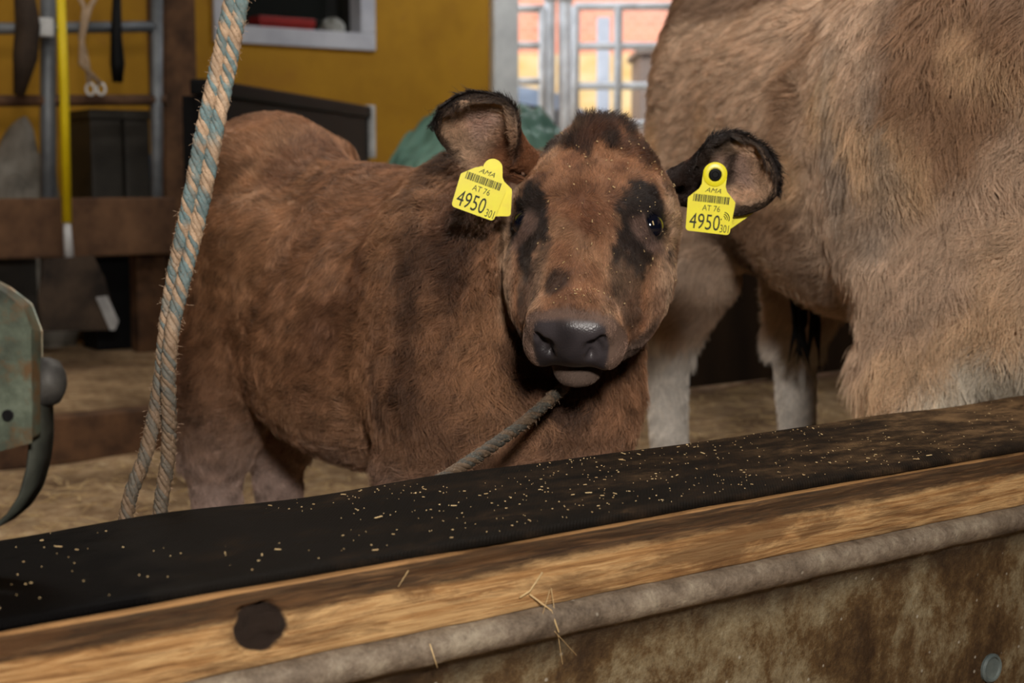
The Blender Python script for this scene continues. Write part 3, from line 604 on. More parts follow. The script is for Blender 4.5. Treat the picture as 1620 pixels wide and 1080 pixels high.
# shovel
YEL = simple('yellow_handle', C(206, 180, 10), C(226, 200, 24), 6, .45); BLADE = simple('worn_dark_blade', C(44, 38, 34), C(84, 70, 58), 7, .5, .3); CHALK = simple('worn_bright_edge', C(150, 150, 150), C(190, 190, 190), 9, .5)
p0 = at(94, -60, 5.22); p1 = at(106, 352, 5.22); p2 = at(110, 420, 5.22); p3 = at(120, 524, 5.2)
o = empty('shovel', (p3.x, p3.y, .118)); bpy.context.view_layer.update(); inv = o.matrix_world.inverted()
def ch(x, par=None): x.parent = par or o; x.matrix_parent_inverse = inv; return x
ch(MB().tube([p0, (p0*.5+p1*.5)+Vector((.004, 0, 0)), p1], [.0165, .0165, .018], 14).build('handle', YEL, None, True)); ch(MB().tube([p1, p2], [.013, .02], 12).build('socket', CHALK, None, True))
def plate(pts, b, th, mat, name):
    V = [at(x, y, b) for x, y in pts]; back = bw(0, th, 0); n = len(V); m = MB(); m.add(V+[v+back for v in V], [tuple(range(n)), tuple(range(2*n-1, n-1, -1))]+[(i, (i+1) % n, (i+1) % n+n, i+n) for i in range(n)]); return m.build(name, mat)
ch(plate([(70, 410), (148, 404), (166, 440), (184, 508), (170, 522), (66, 524), (62, 470)], 5.19, .012, BLADE, 'blade')); ch(plate([(152, 470), (170, 468), (188, 508), (182, 522), (174, 522)], 5.182, .006, CHALK, 'worn_corner'))
tag(o, 'shovel with bright yellow handle leaning on the brown cross beam', 'shovel')
# hanging halter with snap hooks
CORD = simple('pale_cord', C(150, 128, 104), C(180, 156, 130), 20, .9)
def world_child(x, par): x.parent = par; x.matrix_parent_inverse = par.matrix_world.inverted(); return x
o = empty('rope_halter', at(138, 40, 5.5)); bpy.context.view_layer.update()
world_child(MB().tube([at(118, -20, 5.47), at(134, 12, 5.47), at(128, 60, 5.47), at(138, 100, 5.47), at(141, 132, 5.47)], .010).build('cord', CORD, None, True), o); world_child(MB().tube([at(160, -20, 5.46), at(142, 12, 5.46), at(130, 60, 5.455), at(128, 100, 5.46), at(158, 132, 5.46)], .010).build('cord', CORD, None, True), o)
for px in (143, 160):
    c = at(px, 141, 5.465); pts = [c+Vector((math.cos(a)*.016, 0, math.sin(a)*.022)) for a in np.linspace(0, 2*PI, 17)]; world_child(MB().tube(pts, .005, 8).build('snap_hook', GALV, None, True), o)
tag(o, 'pale cord halter with two snap hooks hanging left of the black tool', 'halter')
o = MB().tube([at(185, -30, 5.48), at(184, 60, 5.48), at(186, 100, 5.48), at(186, 130, 5.48)], [.014, .022, .028, .02]).build('black_tool_handle', BLACKP, None, True); tag(o, 'black tool handle hanging between the halter and a grey upright', 'tool')
DKB = simple('dark_brown_leather', C(44, 34, 26), C(66, 52, 40), 10, .8)
o = MB().tube([at(36, -30, 5.46), at(44, 40, 5.46), at(40, 90, 5.46), at(30, 150, 5.46)], [.035, .045, .045, .02]).build('leather_collar', DKB, None, True); tag(o, 'dark brown collar hanging at the far left before the yellow wall', 'collar')
SACK = simple('grey_white_sack', C(110, 106, 98), C(160, 154, 144), 12, .7, bs=.7, bd=.02, bsc=9)
c = at(45, 308, 5.95); o = lump('feed_sack', (.17, .12, .32), SACK, bw(*bpt(42, 300, 5.95)[:1], 5.95, .118), 5, .3); o.scale.z = (at(45, 182, 5.95).z-.118)/(.32*1.55); tag(o, 'grey white plastic feed sack slumped against the yellow wall, left', 'sack')
DBOX = simple('dark_steel_bin', C(40, 38, 34), C(62, 58, 52), 4, .6)
a0, z1_ = bpt(142, 172, 5.8); a1, _ = bpt(192, 172, 5.8); a2, _ = bpt(196, 172, 5.8); a3, _ = bpt(236, 172, 5.8)
for x0_, x1_, lab in ((a0, a1, 'tall dark grey bin behind the rope halter, the left of two'), (a2, a3, 'tall dark grey bin beside the grey upright, the right of two')):
    o = empty('storage_bin', bw((x0_+x1_)/2, 5.8, .118), BRZ); w_ = (x1_-x0_)/2; h_ = z1_-.118; MB().box(-w_, w_, 0, .3, 0, h_-.04, .012).build('bin_body', DBOX, o); MB().box(-w_-.006, w_+.006, -.01, .31, h_-.04, h_, .008).build('lid', DBOX, o); tag(o, lab, 'bin', 'dark bins in the tool corner')
BLUE = simple('blue_bottle_plastic', C(40, 80, 120), C(56, 100, 140), 6, .5)
a_, zt = bpt(240, 215, 5.75); m = MB(); m.lathe([(.03, 0), (.034, .02), (.034, zt-.118-.12), (.02, zt-.118-.05), (.02, zt-.118)]); o = m.build('slim_container', BLUE, None, True); o.location = bw(a_+.01, 5.87, .118); tag(o, 'slim dark blue container standing beside the thick timber post', 'container')
a0, z1_ = bpt(150, 408, 5.6); a1, _ = bpt(256, 408, 5.6); m = MB(); m.box(a0, a1, 5.6, 5.78, .118, z1_, .01, R4); tag(m.build('recess_block', BLACKP), 'black block added under the brown cross beam for its dark recess', 'block')  # added black block standing for the shaded opening below the beam
a0, z1_ = bpt(4, 408, 5.6); a1, _ = bpt(58, 408, 5.6); m = MB(); m.box(a0-.1, a1, 5.6, 5.8, .118, z1_, .01, R4); tag(m.build('grey_tub', DBOX), 'dark grey tub under the cross beam left of the shovel blade', 'tub')
# ------------------------------------------------------------------ the trough: concrete front, timber rail, rubber mat
F0 = pt(810, 861, 1.2); RT = F0.z; MRail = Matrix.Translation((F0.x, F0.y, 0)) @ Matrix.Rotation(BRZ, 4, 'Z'); RB = .233; TH = .061
def strip(name, prof, xs, disp, mat, capz=None):
    n = len(prof); V = np.array([[x, y, z] for x in xs for y, z in prof]); V = disp(V, n); i = np.arange(len(xs)*n).reshape(-1, n); Q = np.stack([i[:-1, :-1], i[1:, :-1], i[1:, 1:], i[:-1, 1:]], -1).reshape(-1, 4)
    me = mesh_arrays(name, V, Q); bm = bmesh.new(); bm.from_mesh(me)
    bm.verts.ensure_lookup_table()
    for e in (0, len(xs)-1): bm.faces.new([bm.verts[int(k)] for k in i[e]])
    bmesh.ops.recalc_face_normals(bm, faces=bm.faces); bm.to_mesh(me); bm.free(); o = link(name, me, mat, None, True); o.matrix_world = MRail; return o
xs = np.arange(-1.1, 2.2, .004); HX, HZ_ = -.2355, -.0305
zf = np.linspace(-TH, 0, 34); prof = [(RB, -TH), (RB*.5, -TH)]+[(0, z) for z in zf]+[(.0015, .0003), (.012, .0016), (RB*.5, .002), (RB, .001), (RB, -TH)]
def dispw(V, n):
    S = V*np.array([.12, 1, 1]); front = np.abs(V[:, 1]) < .002; zz = V[:, 2]
    d = .0011*snoise(S*np.array([1, 0, 1]), 22, 101)+.0007*snoise(S*np.array([2.5, 0, 1]), 60, 102)+.0020*np.maximum(0, snoise(V*np.array([.35, 0, 1]), 14, 103)-.45)*sstep(-.2, -.9, V[:, 0])
    d += .0035*sstep(-.016, -.024, zz)*0+.0025*sstep(-.004, -.014, zz)*sstep(-.034, -.022, zz)*(1+.4*snoise(V*np.array([1, 0, 0]), 3, 104))
    r = np.sqrt(((V[:, 0]-HX)/.0225)**2+((zz-HZ_)/.0195)**2)+.07*snoise(V, 40, 105); d += .006*sstep(1.08, .86, r)*(1+.35*snoise(V, 60, 107))
    e = np.minimum(zz+TH, -zz); d += .0012*sstep(.004, 0, e)
    V[:, 1] += np.where(front, d, 0); top = zz > -.0005; V[:, 2] += np.where(top & (V[:, 1] < .02), .0008*snoise(V, 9, 106), 0); V[:, 2] += RT; return V
def woodmat():
    t = NT('weathered_spruce', .7, .3); sep = t.n('ShaderNodeSeparateXYZ'); t.l(t.coord(), sep.inputs[0]); z = t.math('SUBTRACT', sep.outputs[2], RT)
    g = t.noise(16, 10, .72, t.coord((.22, 6, 7)), .5); g2 = t.noise(70, 8, .75, t.coord((.22, 6, 5)), .3); big = t.noise(7, 8, .7, t.coord((.8, 1, 4)), .4)
    base = t.ramp(g, [(.30, C(84, 54, 30)), (.43, C(176, 130, 80)), (.54, C(216, 176, 122)), (.62, C(190, 144, 92)), (.70, C(120, 80, 46))]); base = t.mix(t.ramp(g2, [(.52, (0, 0, 0)), (.72, (.75, .75, .75))]), base, C(104, 68, 38))
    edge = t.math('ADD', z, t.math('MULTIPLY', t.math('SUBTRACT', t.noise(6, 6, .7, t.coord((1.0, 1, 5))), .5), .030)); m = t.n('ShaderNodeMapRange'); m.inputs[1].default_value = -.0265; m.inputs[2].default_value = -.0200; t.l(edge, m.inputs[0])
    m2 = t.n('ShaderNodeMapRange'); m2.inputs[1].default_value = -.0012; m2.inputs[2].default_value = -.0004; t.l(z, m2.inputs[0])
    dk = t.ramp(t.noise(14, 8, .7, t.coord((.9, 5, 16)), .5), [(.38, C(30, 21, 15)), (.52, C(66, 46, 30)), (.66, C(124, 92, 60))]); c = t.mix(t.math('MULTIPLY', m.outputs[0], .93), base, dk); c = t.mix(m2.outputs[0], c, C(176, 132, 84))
    c = t.mix(t.ramp(big, [(.50, (0, 0, 0)), (.60, (.7, .7, .7))]), c, C(104, 72, 42))
    vo = t.n('ShaderNodeTexVoronoi'); vo.inputs['Scale'].default_value = 5.5; t.l(t.coord((1, 1, 2.4), (.3, 0, .11)), vo.inputs['Vector']); kn = t.ramp(vo.outputs['Distance'], [(.03, (.95, .95, .95)), (.06, (.3, .3, .3)), (.075, (.8, .8, .8)), (.12, (0, 0, 0))]); c = t.mix(kn, c, C(78, 50, 32))
    # the dirt-filled round hole
    hx = t.math('DIVIDE', t.math('SUBTRACT', sep.outputs[0], HX), .0225); hz_ = t.math('DIVIDE', t.math('SUBTRACT', z, HZ_), .0195); r = t.math('ADD', t.math('ADD', t.math('MULTIPLY', hx, hx), t.math('MULTIPLY', hz_, hz_)), t.math('MULTIPLY', t.math('SUBTRACT', t.noise(50), .5), .35))
    mm = t.n('ShaderNodeMapRange'); mm.inputs[1].default_value = 1.05; mm.inputs[2].default_value = .85; t.l(r, mm.inputs[0]); c = t.mix(mm.outputs[0], c, C(40, 28, 20))
    t.col(c); t.bump(t.math('ADD', g, t.math('MULTIPLY', g2, .8)), .8, .004); return t.m
o = strip('timber_rail', prof, xs, dispw, woodmat()); tag(o, 'weathered timber rail with a dark round hole, capping the concrete trough', 'rail')
def matmat():
    t = NT('black_rubber_mat', .9, .04); sep = t.n('ShaderNodeSeparateXYZ'); t.l(t.coord(), sep.inputs[0]); w = t.n('ShaderNodeTexWave'); w.inputs['Scale'].default_value = 110; w.inputs['Distortion'].default_value = .5; t.l(t.coord((1, 1, 0), (0, 0, 0), (0, 0, .7)), w.inputs['Vector'])
    d = t.noise(9, 10, .78, t.coord((1, 2.2, 1)), .2); xg = t.n('ShaderNodeMapRange'); xg.inputs[1].default_value = -.35; xg.inputs[2].default_value = .9; xg.inputs[3].default_value = -.16; xg.inputs[4].default_value = .17; t.l(sep.outputs[0], xg.inputs[0])
    dd = t.math('ADD', d, xg.outputs[0]); c = t.ramp(dd, [(.42, C(20, 17, 14)), (.54, C(36, 28, 21)), (.63, C(62, 48, 34)), (.78, C(112, 88, 62))])
    wet = t.n('ShaderNodeMapRange'); wet.inputs[1].default_value = -.27; wet.inputs[2].default_value = -.33; t.l(t.math('ADD', sep.outputs[0], t.math('MULTIPLY', t.math('SUBTRACT', t.noise(12, 6, .7), .5), .30)), wet.inputs[0])
    c = t.mix(wet.outputs[0], c, C(4, 3, 3)); t.col(c); t.rough(t.ramp(dd, [(.4, (.62, .62, .62)), (.7, (.95, .95, .95))])); t.bump(t.math('ADD', w.outputs['Fac'], t.math('MULTIPLY', d, 2.0)), .22, .0015); return t.m
profm = [(.0035, .0012), (-.0005, .0035), (.002, .0080)]+[(y, .009) for y in np.linspace(.012, RB+.002, 20)]+[(RB+.012, .006), (RB+.016, -.004), (RB+.017, -.045), (RB+.013, -.045), (RB+.010, -.004), (RB+.004, .0022), (.0035, .0012)]
def dispm(V, n): V[:, 2] += RT+.0016*snoise(V*np.array([1, 1, 0]), 3.5, 111)*sstep(.01, .05, V[:, 1])*(V[:, 2] > .003); V[:, 1] += .0022*snoise(V*np.array([1, 0, 0]), 2.2, 112); return V
o = strip('rubber_mat', profm, np.arange(-1.1, 2.2, .012), dispm, matmat()); tag(o, 'black textured rubber mat lying along the top of the timber rail', 'mat')
def concmat():
    t = NT('stained_concrete', .75, .35); sep = t.n('ShaderNodeSeparateXYZ'); t.l(t.coord(), sep.inputs[0]); z = t.math('SUBTRACT', sep.outputs[2], RT)
    a = t.noise(18, 10, .78); b = t.noise(7, 12, .80, t.coord((1, 1, .85)), .15); g = t.noise(190, 4, .7)
    c = t.ramp(a, [(.34, C(78, 66, 54)), (.5, C(124, 110, 94)), (.66, C(162, 150, 130))])
    lower = t.n('ShaderNodeMapRange'); lower.inputs[1].default_value = -.092; lower.inputs[2].default_value = -.100; t.l(z, lower.inputs[0])
    st = t.ramp(b, [(.38, C(150, 138, 110)), (.46, C(122, 106, 78)), (.52, C(92, 70, 42)), (.60, C(62, 44, 26)), (.7, C(46, 34, 22))]); lip_shade = t.n('ShaderNodeMapRange'); lip_shade.inputs[1].default_value = -.13; lip_shade.inputs[2].default_value = -.098; t.l(t.math('ADD', z, t.math('MULTIPLY', t.math('SUBTRACT', t.noise(14, 6, .7, t.coord((1, 1, .4))), .5), .05)), lip_shade.inputs[0])
    st = t.mix(t.math('MULTIPLY', lip_shade.outputs[0], .7), st, C(50, 40, 32)); c = t.mix(lower.outputs[0], c, st)  # dark band painted below the lip for its shadow
    vo = t.n('ShaderNodeTexVoronoi'); vo.inputs['Scale'].default_value = 42; t.l(t.coord(), vo.inputs['Vector']); c = t.mix(t.ramp(vo.outputs['Distance'], [(.05, (.8, .8, .8)), (.10, (0, 0, 0))]), c, C(170, 162, 146)); c = t.mix(t.ramp(g, [(.5, (0, 0, 0)), (.75, (.4, .4, .4))]), c, C(50, 42, 34))
    t.col(c); t.bump(t.math('ADD', t.math('MULTIPLY', a, 1.5), g), .5, .003); t.rough(t.ramp(b, [(.35, (.85, .85, .85)), (.65, (.5, .5, .5))])); return t.m
profc = [(.22, -TH-.0005), (-.002, -TH-.0005), (-.008, -TH-.003), (-.012, -TH-.008), (-.013, -TH-.014), (-.011, -TH-.021), (-.006, -TH-.027), (.002, -TH-.031), (.010, -TH-.034)]+[(.014+.02*k/14, -TH-.034-(RT-TH-.04)*k/14) for k in range(1, 15)]+[(.22, -RT), (.22, -TH-.0005)]
def dispc(V, n): V[:, 2] += RT; k = V[:, 1] < .1; V[:, 1] += k*(.0012*snoise(V, 9, 121)+.0007*snoise(V, 35, 122)); return V
o = strip('wall_front', profc, np.arange(-1.1, 2.2, .01), dispc, concmat()); tag(o, kind='structure')
# drain plug low in the wall
px_, py_ = 1567, 1056; d_ = (pt(px_, py_, 1)-Vector((0, 0, CAMZ))); n_ = Vector((-DY, DX, 0)); P0 = Vector((F0.x, F0.y, 0))+n_*.020; k_ = ((P0-Vector((0, 0, CAMZ))).dot(n_))/d_.dot(n_); pc = Vector((0, 0, CAMZ))+d_*k_
PLUG = simple('grey_blue_plastic', C(74, 84, 84), C(104, 112, 108), 30, .6)
m = MB(); m.lathe([(.017, -.006), (.0175, .002), (.0155, .0045), (.0135, .0042), (.0125, .002), (.004, .0015)], Matrix.Translation(pc) @ Matrix.Rotation(BRZ, 4, 'Z') @ Matrix.Rotation(PI/2, 4, 'X')); o = m.build('pipe_plug', PLUG); auto_smooth(o); tag(o, 'round grey plastic plug in the stained concrete below the rail', 'plug')
# ------------------------------------------------------------------ ropes
def ropemat(name, c1, c2, c3):
    t = NT(name, .55, .4); a = t.n('ShaderNodeAttribute', attribute_name='skin_col'); f = t.noise(900, 3, .6); d = t.noise(30, 5, .7)
    c = t.mix(t.ramp(f, [(.4, (0, 0, 0)), (.6, (.4, .4, .4))]), a.outputs['Color'], c1); c = t.mix(t.ramp(d, [(.45, (0, 0, 0)), (.7, (.5, .5, .5))]), c, c3); t.col(c); t.bump(t.noise(520, 4, .7), .9, .0012); return t.m
def spline(P, n):
    P = np.array([tuple(p) for p in P]); L = np.r_[0, np.cumsum(np.linalg.norm(np.diff(P, axis=0), axis=1))]; s = np.linspace(0, L[-1], n); out = np.stack([np.interp(s, L, P[:, i]) for i in range(3)], 1)
    for _ in range(int(n*.03)+2): out[1:-1] = (out[:-2]+2*out[1:-1]+out[2:])/4
    return out
def strand_tube(path, r, col, nseg=10, squash=1.0):
    T = np.gradient(path, axis=0); T /= np.linalg.norm(T, axis=1)[:, None]; ref = np.array([.3, 1, .1]); U = np.cross(T, ref); U /= np.linalg.norm(U, axis=1)[:, None]; Wv = np.cross(T, U); a = np.linspace(0, 2*PI, nseg, endpoint=False)
    V = (path[:, None]+r*(U[:, None]*np.cos(a)[None, :, None]+Wv[:, None]*np.sin(a)[None, :, None])).reshape(-1, 3); i = np.arange(len(path)*nseg).reshape(-1, nseg); j = np.roll(i, -1, 1); Q = np.stack([i[:-1], j[:-1], j[1:], i[1:]], -1).reshape(-1, 4); return V, Q, np.repeat(col, nseg, 0)
BEIGE, TEAL, TANR = lin(190, 162, 134), lin(104, 134, 138), lin(110, 88, 66)
def rope(name, P, label, cat='rope', group=None, R=.0075, pitch=.036, seed=0, dark_mix=None, hand=1, mat=None, fuzz=True, tone=1.0, yarns=2):
    P = np.array([tuple(p) for p in P]); L = np.linalg.norm(np.diff(P, axis=0), axis=1).sum(); n = int(L/.0012); path = spline(P, n); s = np.linspace(0, L, n)
    T = np.gradient(path, axis=0); T /= np.linalg.norm(T, axis=1)[:, None]; ref = np.array([.3, 1, .1]); U = np.cross(T, ref); U /= np.linalg.norm(U, axis=1)[:, None]; Wv = np.cross(T, U); VV = []; QQ = []; CC = []; k0 = 0
    for st in range(3):
        ph = 2*PI*s/pitch*hand+2*PI*st/3; cpath = path+(U*np.cos(ph)[:, None]+Wv*np.sin(ph)[:, None])*R*.48
        for y in range(yarns):       # each strand is a pair of yarns laid side by side
            ph2 = ph+(y-.5)*(.74 if yarns > 1 else 0); cp = path+(U*np.cos(ph2)[:, None]+Wv*np.sin(ph2)[:, None])*R*.56; tealness = sstep(.0, .5, snoise(np.stack([s*3.0, s*0+st*1.7+seed, s*0+y*.9], 1), 6, 130+seed)*.8+(.75 if st == 0 else -.15)+(.15*y))
            col = mixc(np.repeat(BEIGE[None], n, 0), TEAL, tealness)*(1+.16*snoise(np.stack([s*60, s*0+st, s*0+y], 1), 1, 140))[:, None]
            if dark_mix is not None: col = mixc(col, TANR*.55, dark_mix(s/L)*.8)  # mix to dark brown; paints light falloff into the hanging ropes' lower ends
            V, Q, c = strand_tube(cp+(U*np.cos(ph2)[:, None]+Wv*np.sin(ph2)[:, None])*(R*.05*snoise(np.stack([s*170, s*0+st*2+y, s*0], 1), 1, 150))[:, None], R*.385 if yarns > 1 else R*.52, col*tone, 9); VV.append(V); QQ.append(Q+k0); CC.append(c); k0 += len(V)
    V = np.concatenate(VV); me = mesh_arrays(name, V, np.concatenate(QQ)); put_attr(me, 'skin_col', np.clip(np.concatenate(CC), 0, 1)); o = link(name, me, mat or ROPEM, None, True); tag(o, label, cat, group)
    if fuzz:
        r = np.random.default_rng(50+seed); N = int(L*2600); i = r.integers(0, n, N); a = r.uniform(0, 2*PI, N); d = U[i]*np.cos(a)[:, None]+Wv[i]*np.sin(a)[:, None]; p0 = path[i]+d*R*.85; dr = d+T[i]*r.normal(size=(N, 1))*1.4; dr /= np.linalg.norm(dr, axis=1)[:, None]; ln = r.gamma(2, .0010, N)[:, None]
        pts = np.stack([p0, p0+dr*ln*.5, p0+dr*ln+r.normal(size=(N, 3))*.0006], 1); hc = bpy.data.hair_curves.new('fuzz'); hc.add_curves([3]*N); hc.attributes['position'].data.foreach_set('vector', pts.reshape(-1).astype(np.float32)); ra = hc.attributes.get('radius') or hc.attributes.new('radius', 'FLOAT', 'POINT'); ra.data.foreach_set('value', np.full(N*3, .00009, np.float32))
        ca = hc.attributes.new('hair_col', 'FLOAT_COLOR', 'CURVE'); ca.data.foreach_set('color', np.tile(np.r_[BEIGE*.9, 1], N).astype(np.float32)); hc.materials.append(HAIR); f = bpy.data.objects.new('fuzz', hc); COL.objects.link(f); f.parent = o; tag(f, kind='stuff')
    return o
ROPEM = ropemat('rope_fibre', C(120, 96, 70), C(96, 134, 140), C(78, 62, 48))
lp = [(860, -3850), (770, -2700), (610, -1400), (462, -500), (378, -70), (366, 0), (345, 100), (322, 200), (303, 300), (286, 380), (272, 450), (262, 520), (256, 590), (244, 660), (231, 720), (207, 780), (194, 845), (188, 900)]
rp = [(876, -3850), (786, -2700), (626, -1400), (478, -500), (394, -70), (382, 0), (364, 100), (343, 200), (325, 300), (306, 380), (288, 450), (272, 520), (266, 590), (268, 660), (267, 720), (257, 780), (249, 845), (247, 900)]
def yl(i, py, side):
    k = float(sstep(400, 480, py)*sstep(700, 640, py)); return 1.305+side*.012*k
rope('hanging_rope', [pt(x, y, yl(0, y, 1)) for x, y in lp], 'left strand of the pale blue and beige hanging rope pair', group='hanging ropes behind the rail', seed=1, hand=-1, dark_mix=lambda t: sstep(.85, .95, t))
rope('hanging_rope', [pt(x, y, yl(0, y, -1)) for x, y in rp], 'right strand of the pale blue and beige hanging rope pair', group='hanging ropes behind the rail', seed=2, hand=-1, dark_mix=lambda t: sstep(.85, .95, t))
tp = [pt(893, 612, 1.80), pt(868, 634, 1.72), pt(820, 676, 1.66), pt(755, 722, 1.58), pt(690, 764, 1.515), pt(650, 800, 1.49), pt(636, 860, 1.485)]
rope('tether_rope', tp, 'old brown green tether rope running from calf\'s chin to the rail', seed=5, R=.0080, pitch=.05, tone=.42, dark_mix=lambda t: t*0+.7)
# ------------------------------------------------------------------ metal bracket at the left edge
def bracket():
    t = NT('green_patina_iron', .5, .5, .35); a = t.noise(14, 6, .65); b = t.noise(30, 5, .7); c = t.ramp(a, [(.34, C(50, 54, 46)), (.5, C(82, 90, 76)), (.64, C(114, 122, 106))]); c = t.mix(t.ramp(b, [(.46, (0, 0, 0)), (.60, (.85, .85, .85))]), c, C(96, 68, 38)); t.col(c); t.bump(b, .5, .002)
    STEEL = simple('worn_grey_bolt', C(46, 44, 42), C(74, 72, 68), 30, .6, .4); STRAP = simple('dark_rubber_strap', C(34, 36, 32), C(60, 62, 54), 20, .6)
    Y = 1.06; org = pt(10, 600, Y); o = empty('latch_bracket', org); bpy.context.view_layer.update()
    def P(px, py, Y=Y): return pt(px, py, Y)
    out = [(-150, 350), (-60, 352), (-8, 378), (28, 422), (45, 500), (46, 700), (-150, 752)]; rim = [(-150, 340), (-58, 342), (4, 370), (44, 418), (64, 505), (64, 684), (-150, 735)]
    out = [(-150, 452), (-20, 452), (8, 468), (34, 490), (45, 520), (47, 697), (-150, 748)]; rim = [(-150, 440), (-18, 440), (14, 456), (48, 482), (64, 524), (64, 688), (-150, 738)]
    n = len(out); m = MB(); V = [P(x, y) for x, y in out]+[P(x, y, Y+.018) for x, y in rim]+[P(x, y, Y+.05) for x, y in rim]
    F = [tuple(range(n)), tuple(range(3*n-1, 2*n-1, -1))]
    for k in range(2): F += [(i+k*n, (i+1) % n+k*n, (i+1) % n+(k+1)*n, i+(k+1)*n) for i in range(n)]
    m.add(V, F); h = m.build('casting', t.m); world_child(h, o); bv = h.modifiers.new('b', 'BEVEL'); bv.width = .002; bv.segments = 2
    c0 = P(12, 657, Y-.0012); hb = MB(); M = Matrix.Translation(c0) @ Matrix.Rotation(PI/2, 4, 'X'); hb.lathe([(.0044, -.003), (.0044, .0004), (.0040, .0006), (.0004, .0005)], M); x = hb.build('dark_hole_disc', BLACKP); world_child(x, o)  # black disc laid on the casting for the hole's dark inside
    q0 = P(50, 604, Y+.034); q1 = P(98, 604, Y+.05); d = (q1-q0); L = d.length; M = Matrix.Translation(q0) @ d.to_track_quat('Z', 'Y').to_matrix().to_4x4(); m = MB(); m.lathe([(.0195, 0), (.0195, L*.55), (.0175, L*.8), (.012, L*.96), (.004, L*1.0)], M, 28); x = m.build('pivot_bolt', STEEL, None, True); world_child(x, o)
    cl = [(64, 640), (66, 690), (62, 730), (50, 775), (30, 806), (4, 828), (-40, 846)]; path = spline([P(x, y, Y+.03) for x, y in cl], 60); Tn = np.gradient(path, axis=0); Tn /= np.linalg.norm(Tn, axis=1)[:, None]
    side = np.array([.30, 1, 0.1]); side = side/np.linalg.norm(side); w_ = .015; nn = np.cross(Tn, side); nn /= np.linalg.norm(nn, axis=1)[:, None]; V = np.stack([path-side*w_+nn*.0012, path+side*w_+nn*.0012, path+side*w_-nn*.0012, path-side*w_-nn*.0012], 1).reshape(-1, 3); i = np.arange(240).reshape(60, 4); j = np.roll(i, -1, 1)
    Q = np.stack([i[:-1], j[:-1], j[1:], i[1:]], -1).reshape(-1, 4); x = link('strap', mesh_arrays('strap', V, Q), STRAP); world_child(x, o)
    return tag(o, 'green grey metal latch bracket with bolt and strap at left edge', 'bracket')
bracket()
# ------------------------------------------------------------------ ear tags
TAGY = NT('yellow_tag_plastic', .35, .5); TAGY.col(TAGY.ramp(TAGY.noise(60), [(.4, C(246, 236, 34)), (.7, C(240, 224, 44))])); TAGY.b.inputs['Subsurface Weight'].default_value = .1; TAGY.b.inputs['Subsurface Radius'].default_value = (.003, .003, .001); TAGY = TAGY.m
INK = NT('dark_ink', .6, .3); INK.col(C(46, 50, 30)); INK = INK.m
def text_part(s, x0, x1, y0, y1, par, name, shear=0.0):
    cu = bpy.data.curves.new('t', 'FONT'); cu.body = s; cu.size = .02; cu.shear = shear; cu.extrude = .00008; cu.resolution_u = 3; ob = bpy.data.objects.new('t', cu); COL.objects.link(ob); bpy.context.view_layer.update()
    me = bpy.data.meshes.new_from_object(ob.evaluated_get(bpy.context.evaluated_depsgraph_get())); bpy.data.objects.remove(ob); co = np.array([v.co[:] for v in me.vertices]); lo, hi = co.min(0), co.max(0)
    co[:, 0] = x0+(co[:, 0]-lo[0])/(hi[0]-lo[0])*(x1-x0); co[:, 1] = y0+(co[:, 1]-lo[1])/(hi[1]-lo[1])*(y1-y0); co[:, 2] = co[:, 2]+.0010; me.vertices.foreach_set('co', co.astype(np.float32).ravel()); me.update(); me.name = name
    me.materials.clear(); return link(name, me, INK, par)
def rr(cx, cy, r, a0, a1, n=6): return [(cx+r*math.cos(math.radians(a0+(a1-a0)*k/(n-1))), cy+r*math.sin(math.radians(a0+(a1-a0)*k/(n-1)))) for k in range(n)]
def plate_mb(pts, th, bend=0.0):
    n = len(pts); m = MB(); f = lambda x, y, z: (x, y, z+bend*x*x); m.add([f(x, y, th/2) for x, y in pts]+[f(x, y, -th/2) for x, y in pts], [tuple(range(n)), tuple(range(2*n-1, n-1, -1))]+[(i+n, (i+1) % n+n, (i+1) % n, i) for i in range(n)]); return m
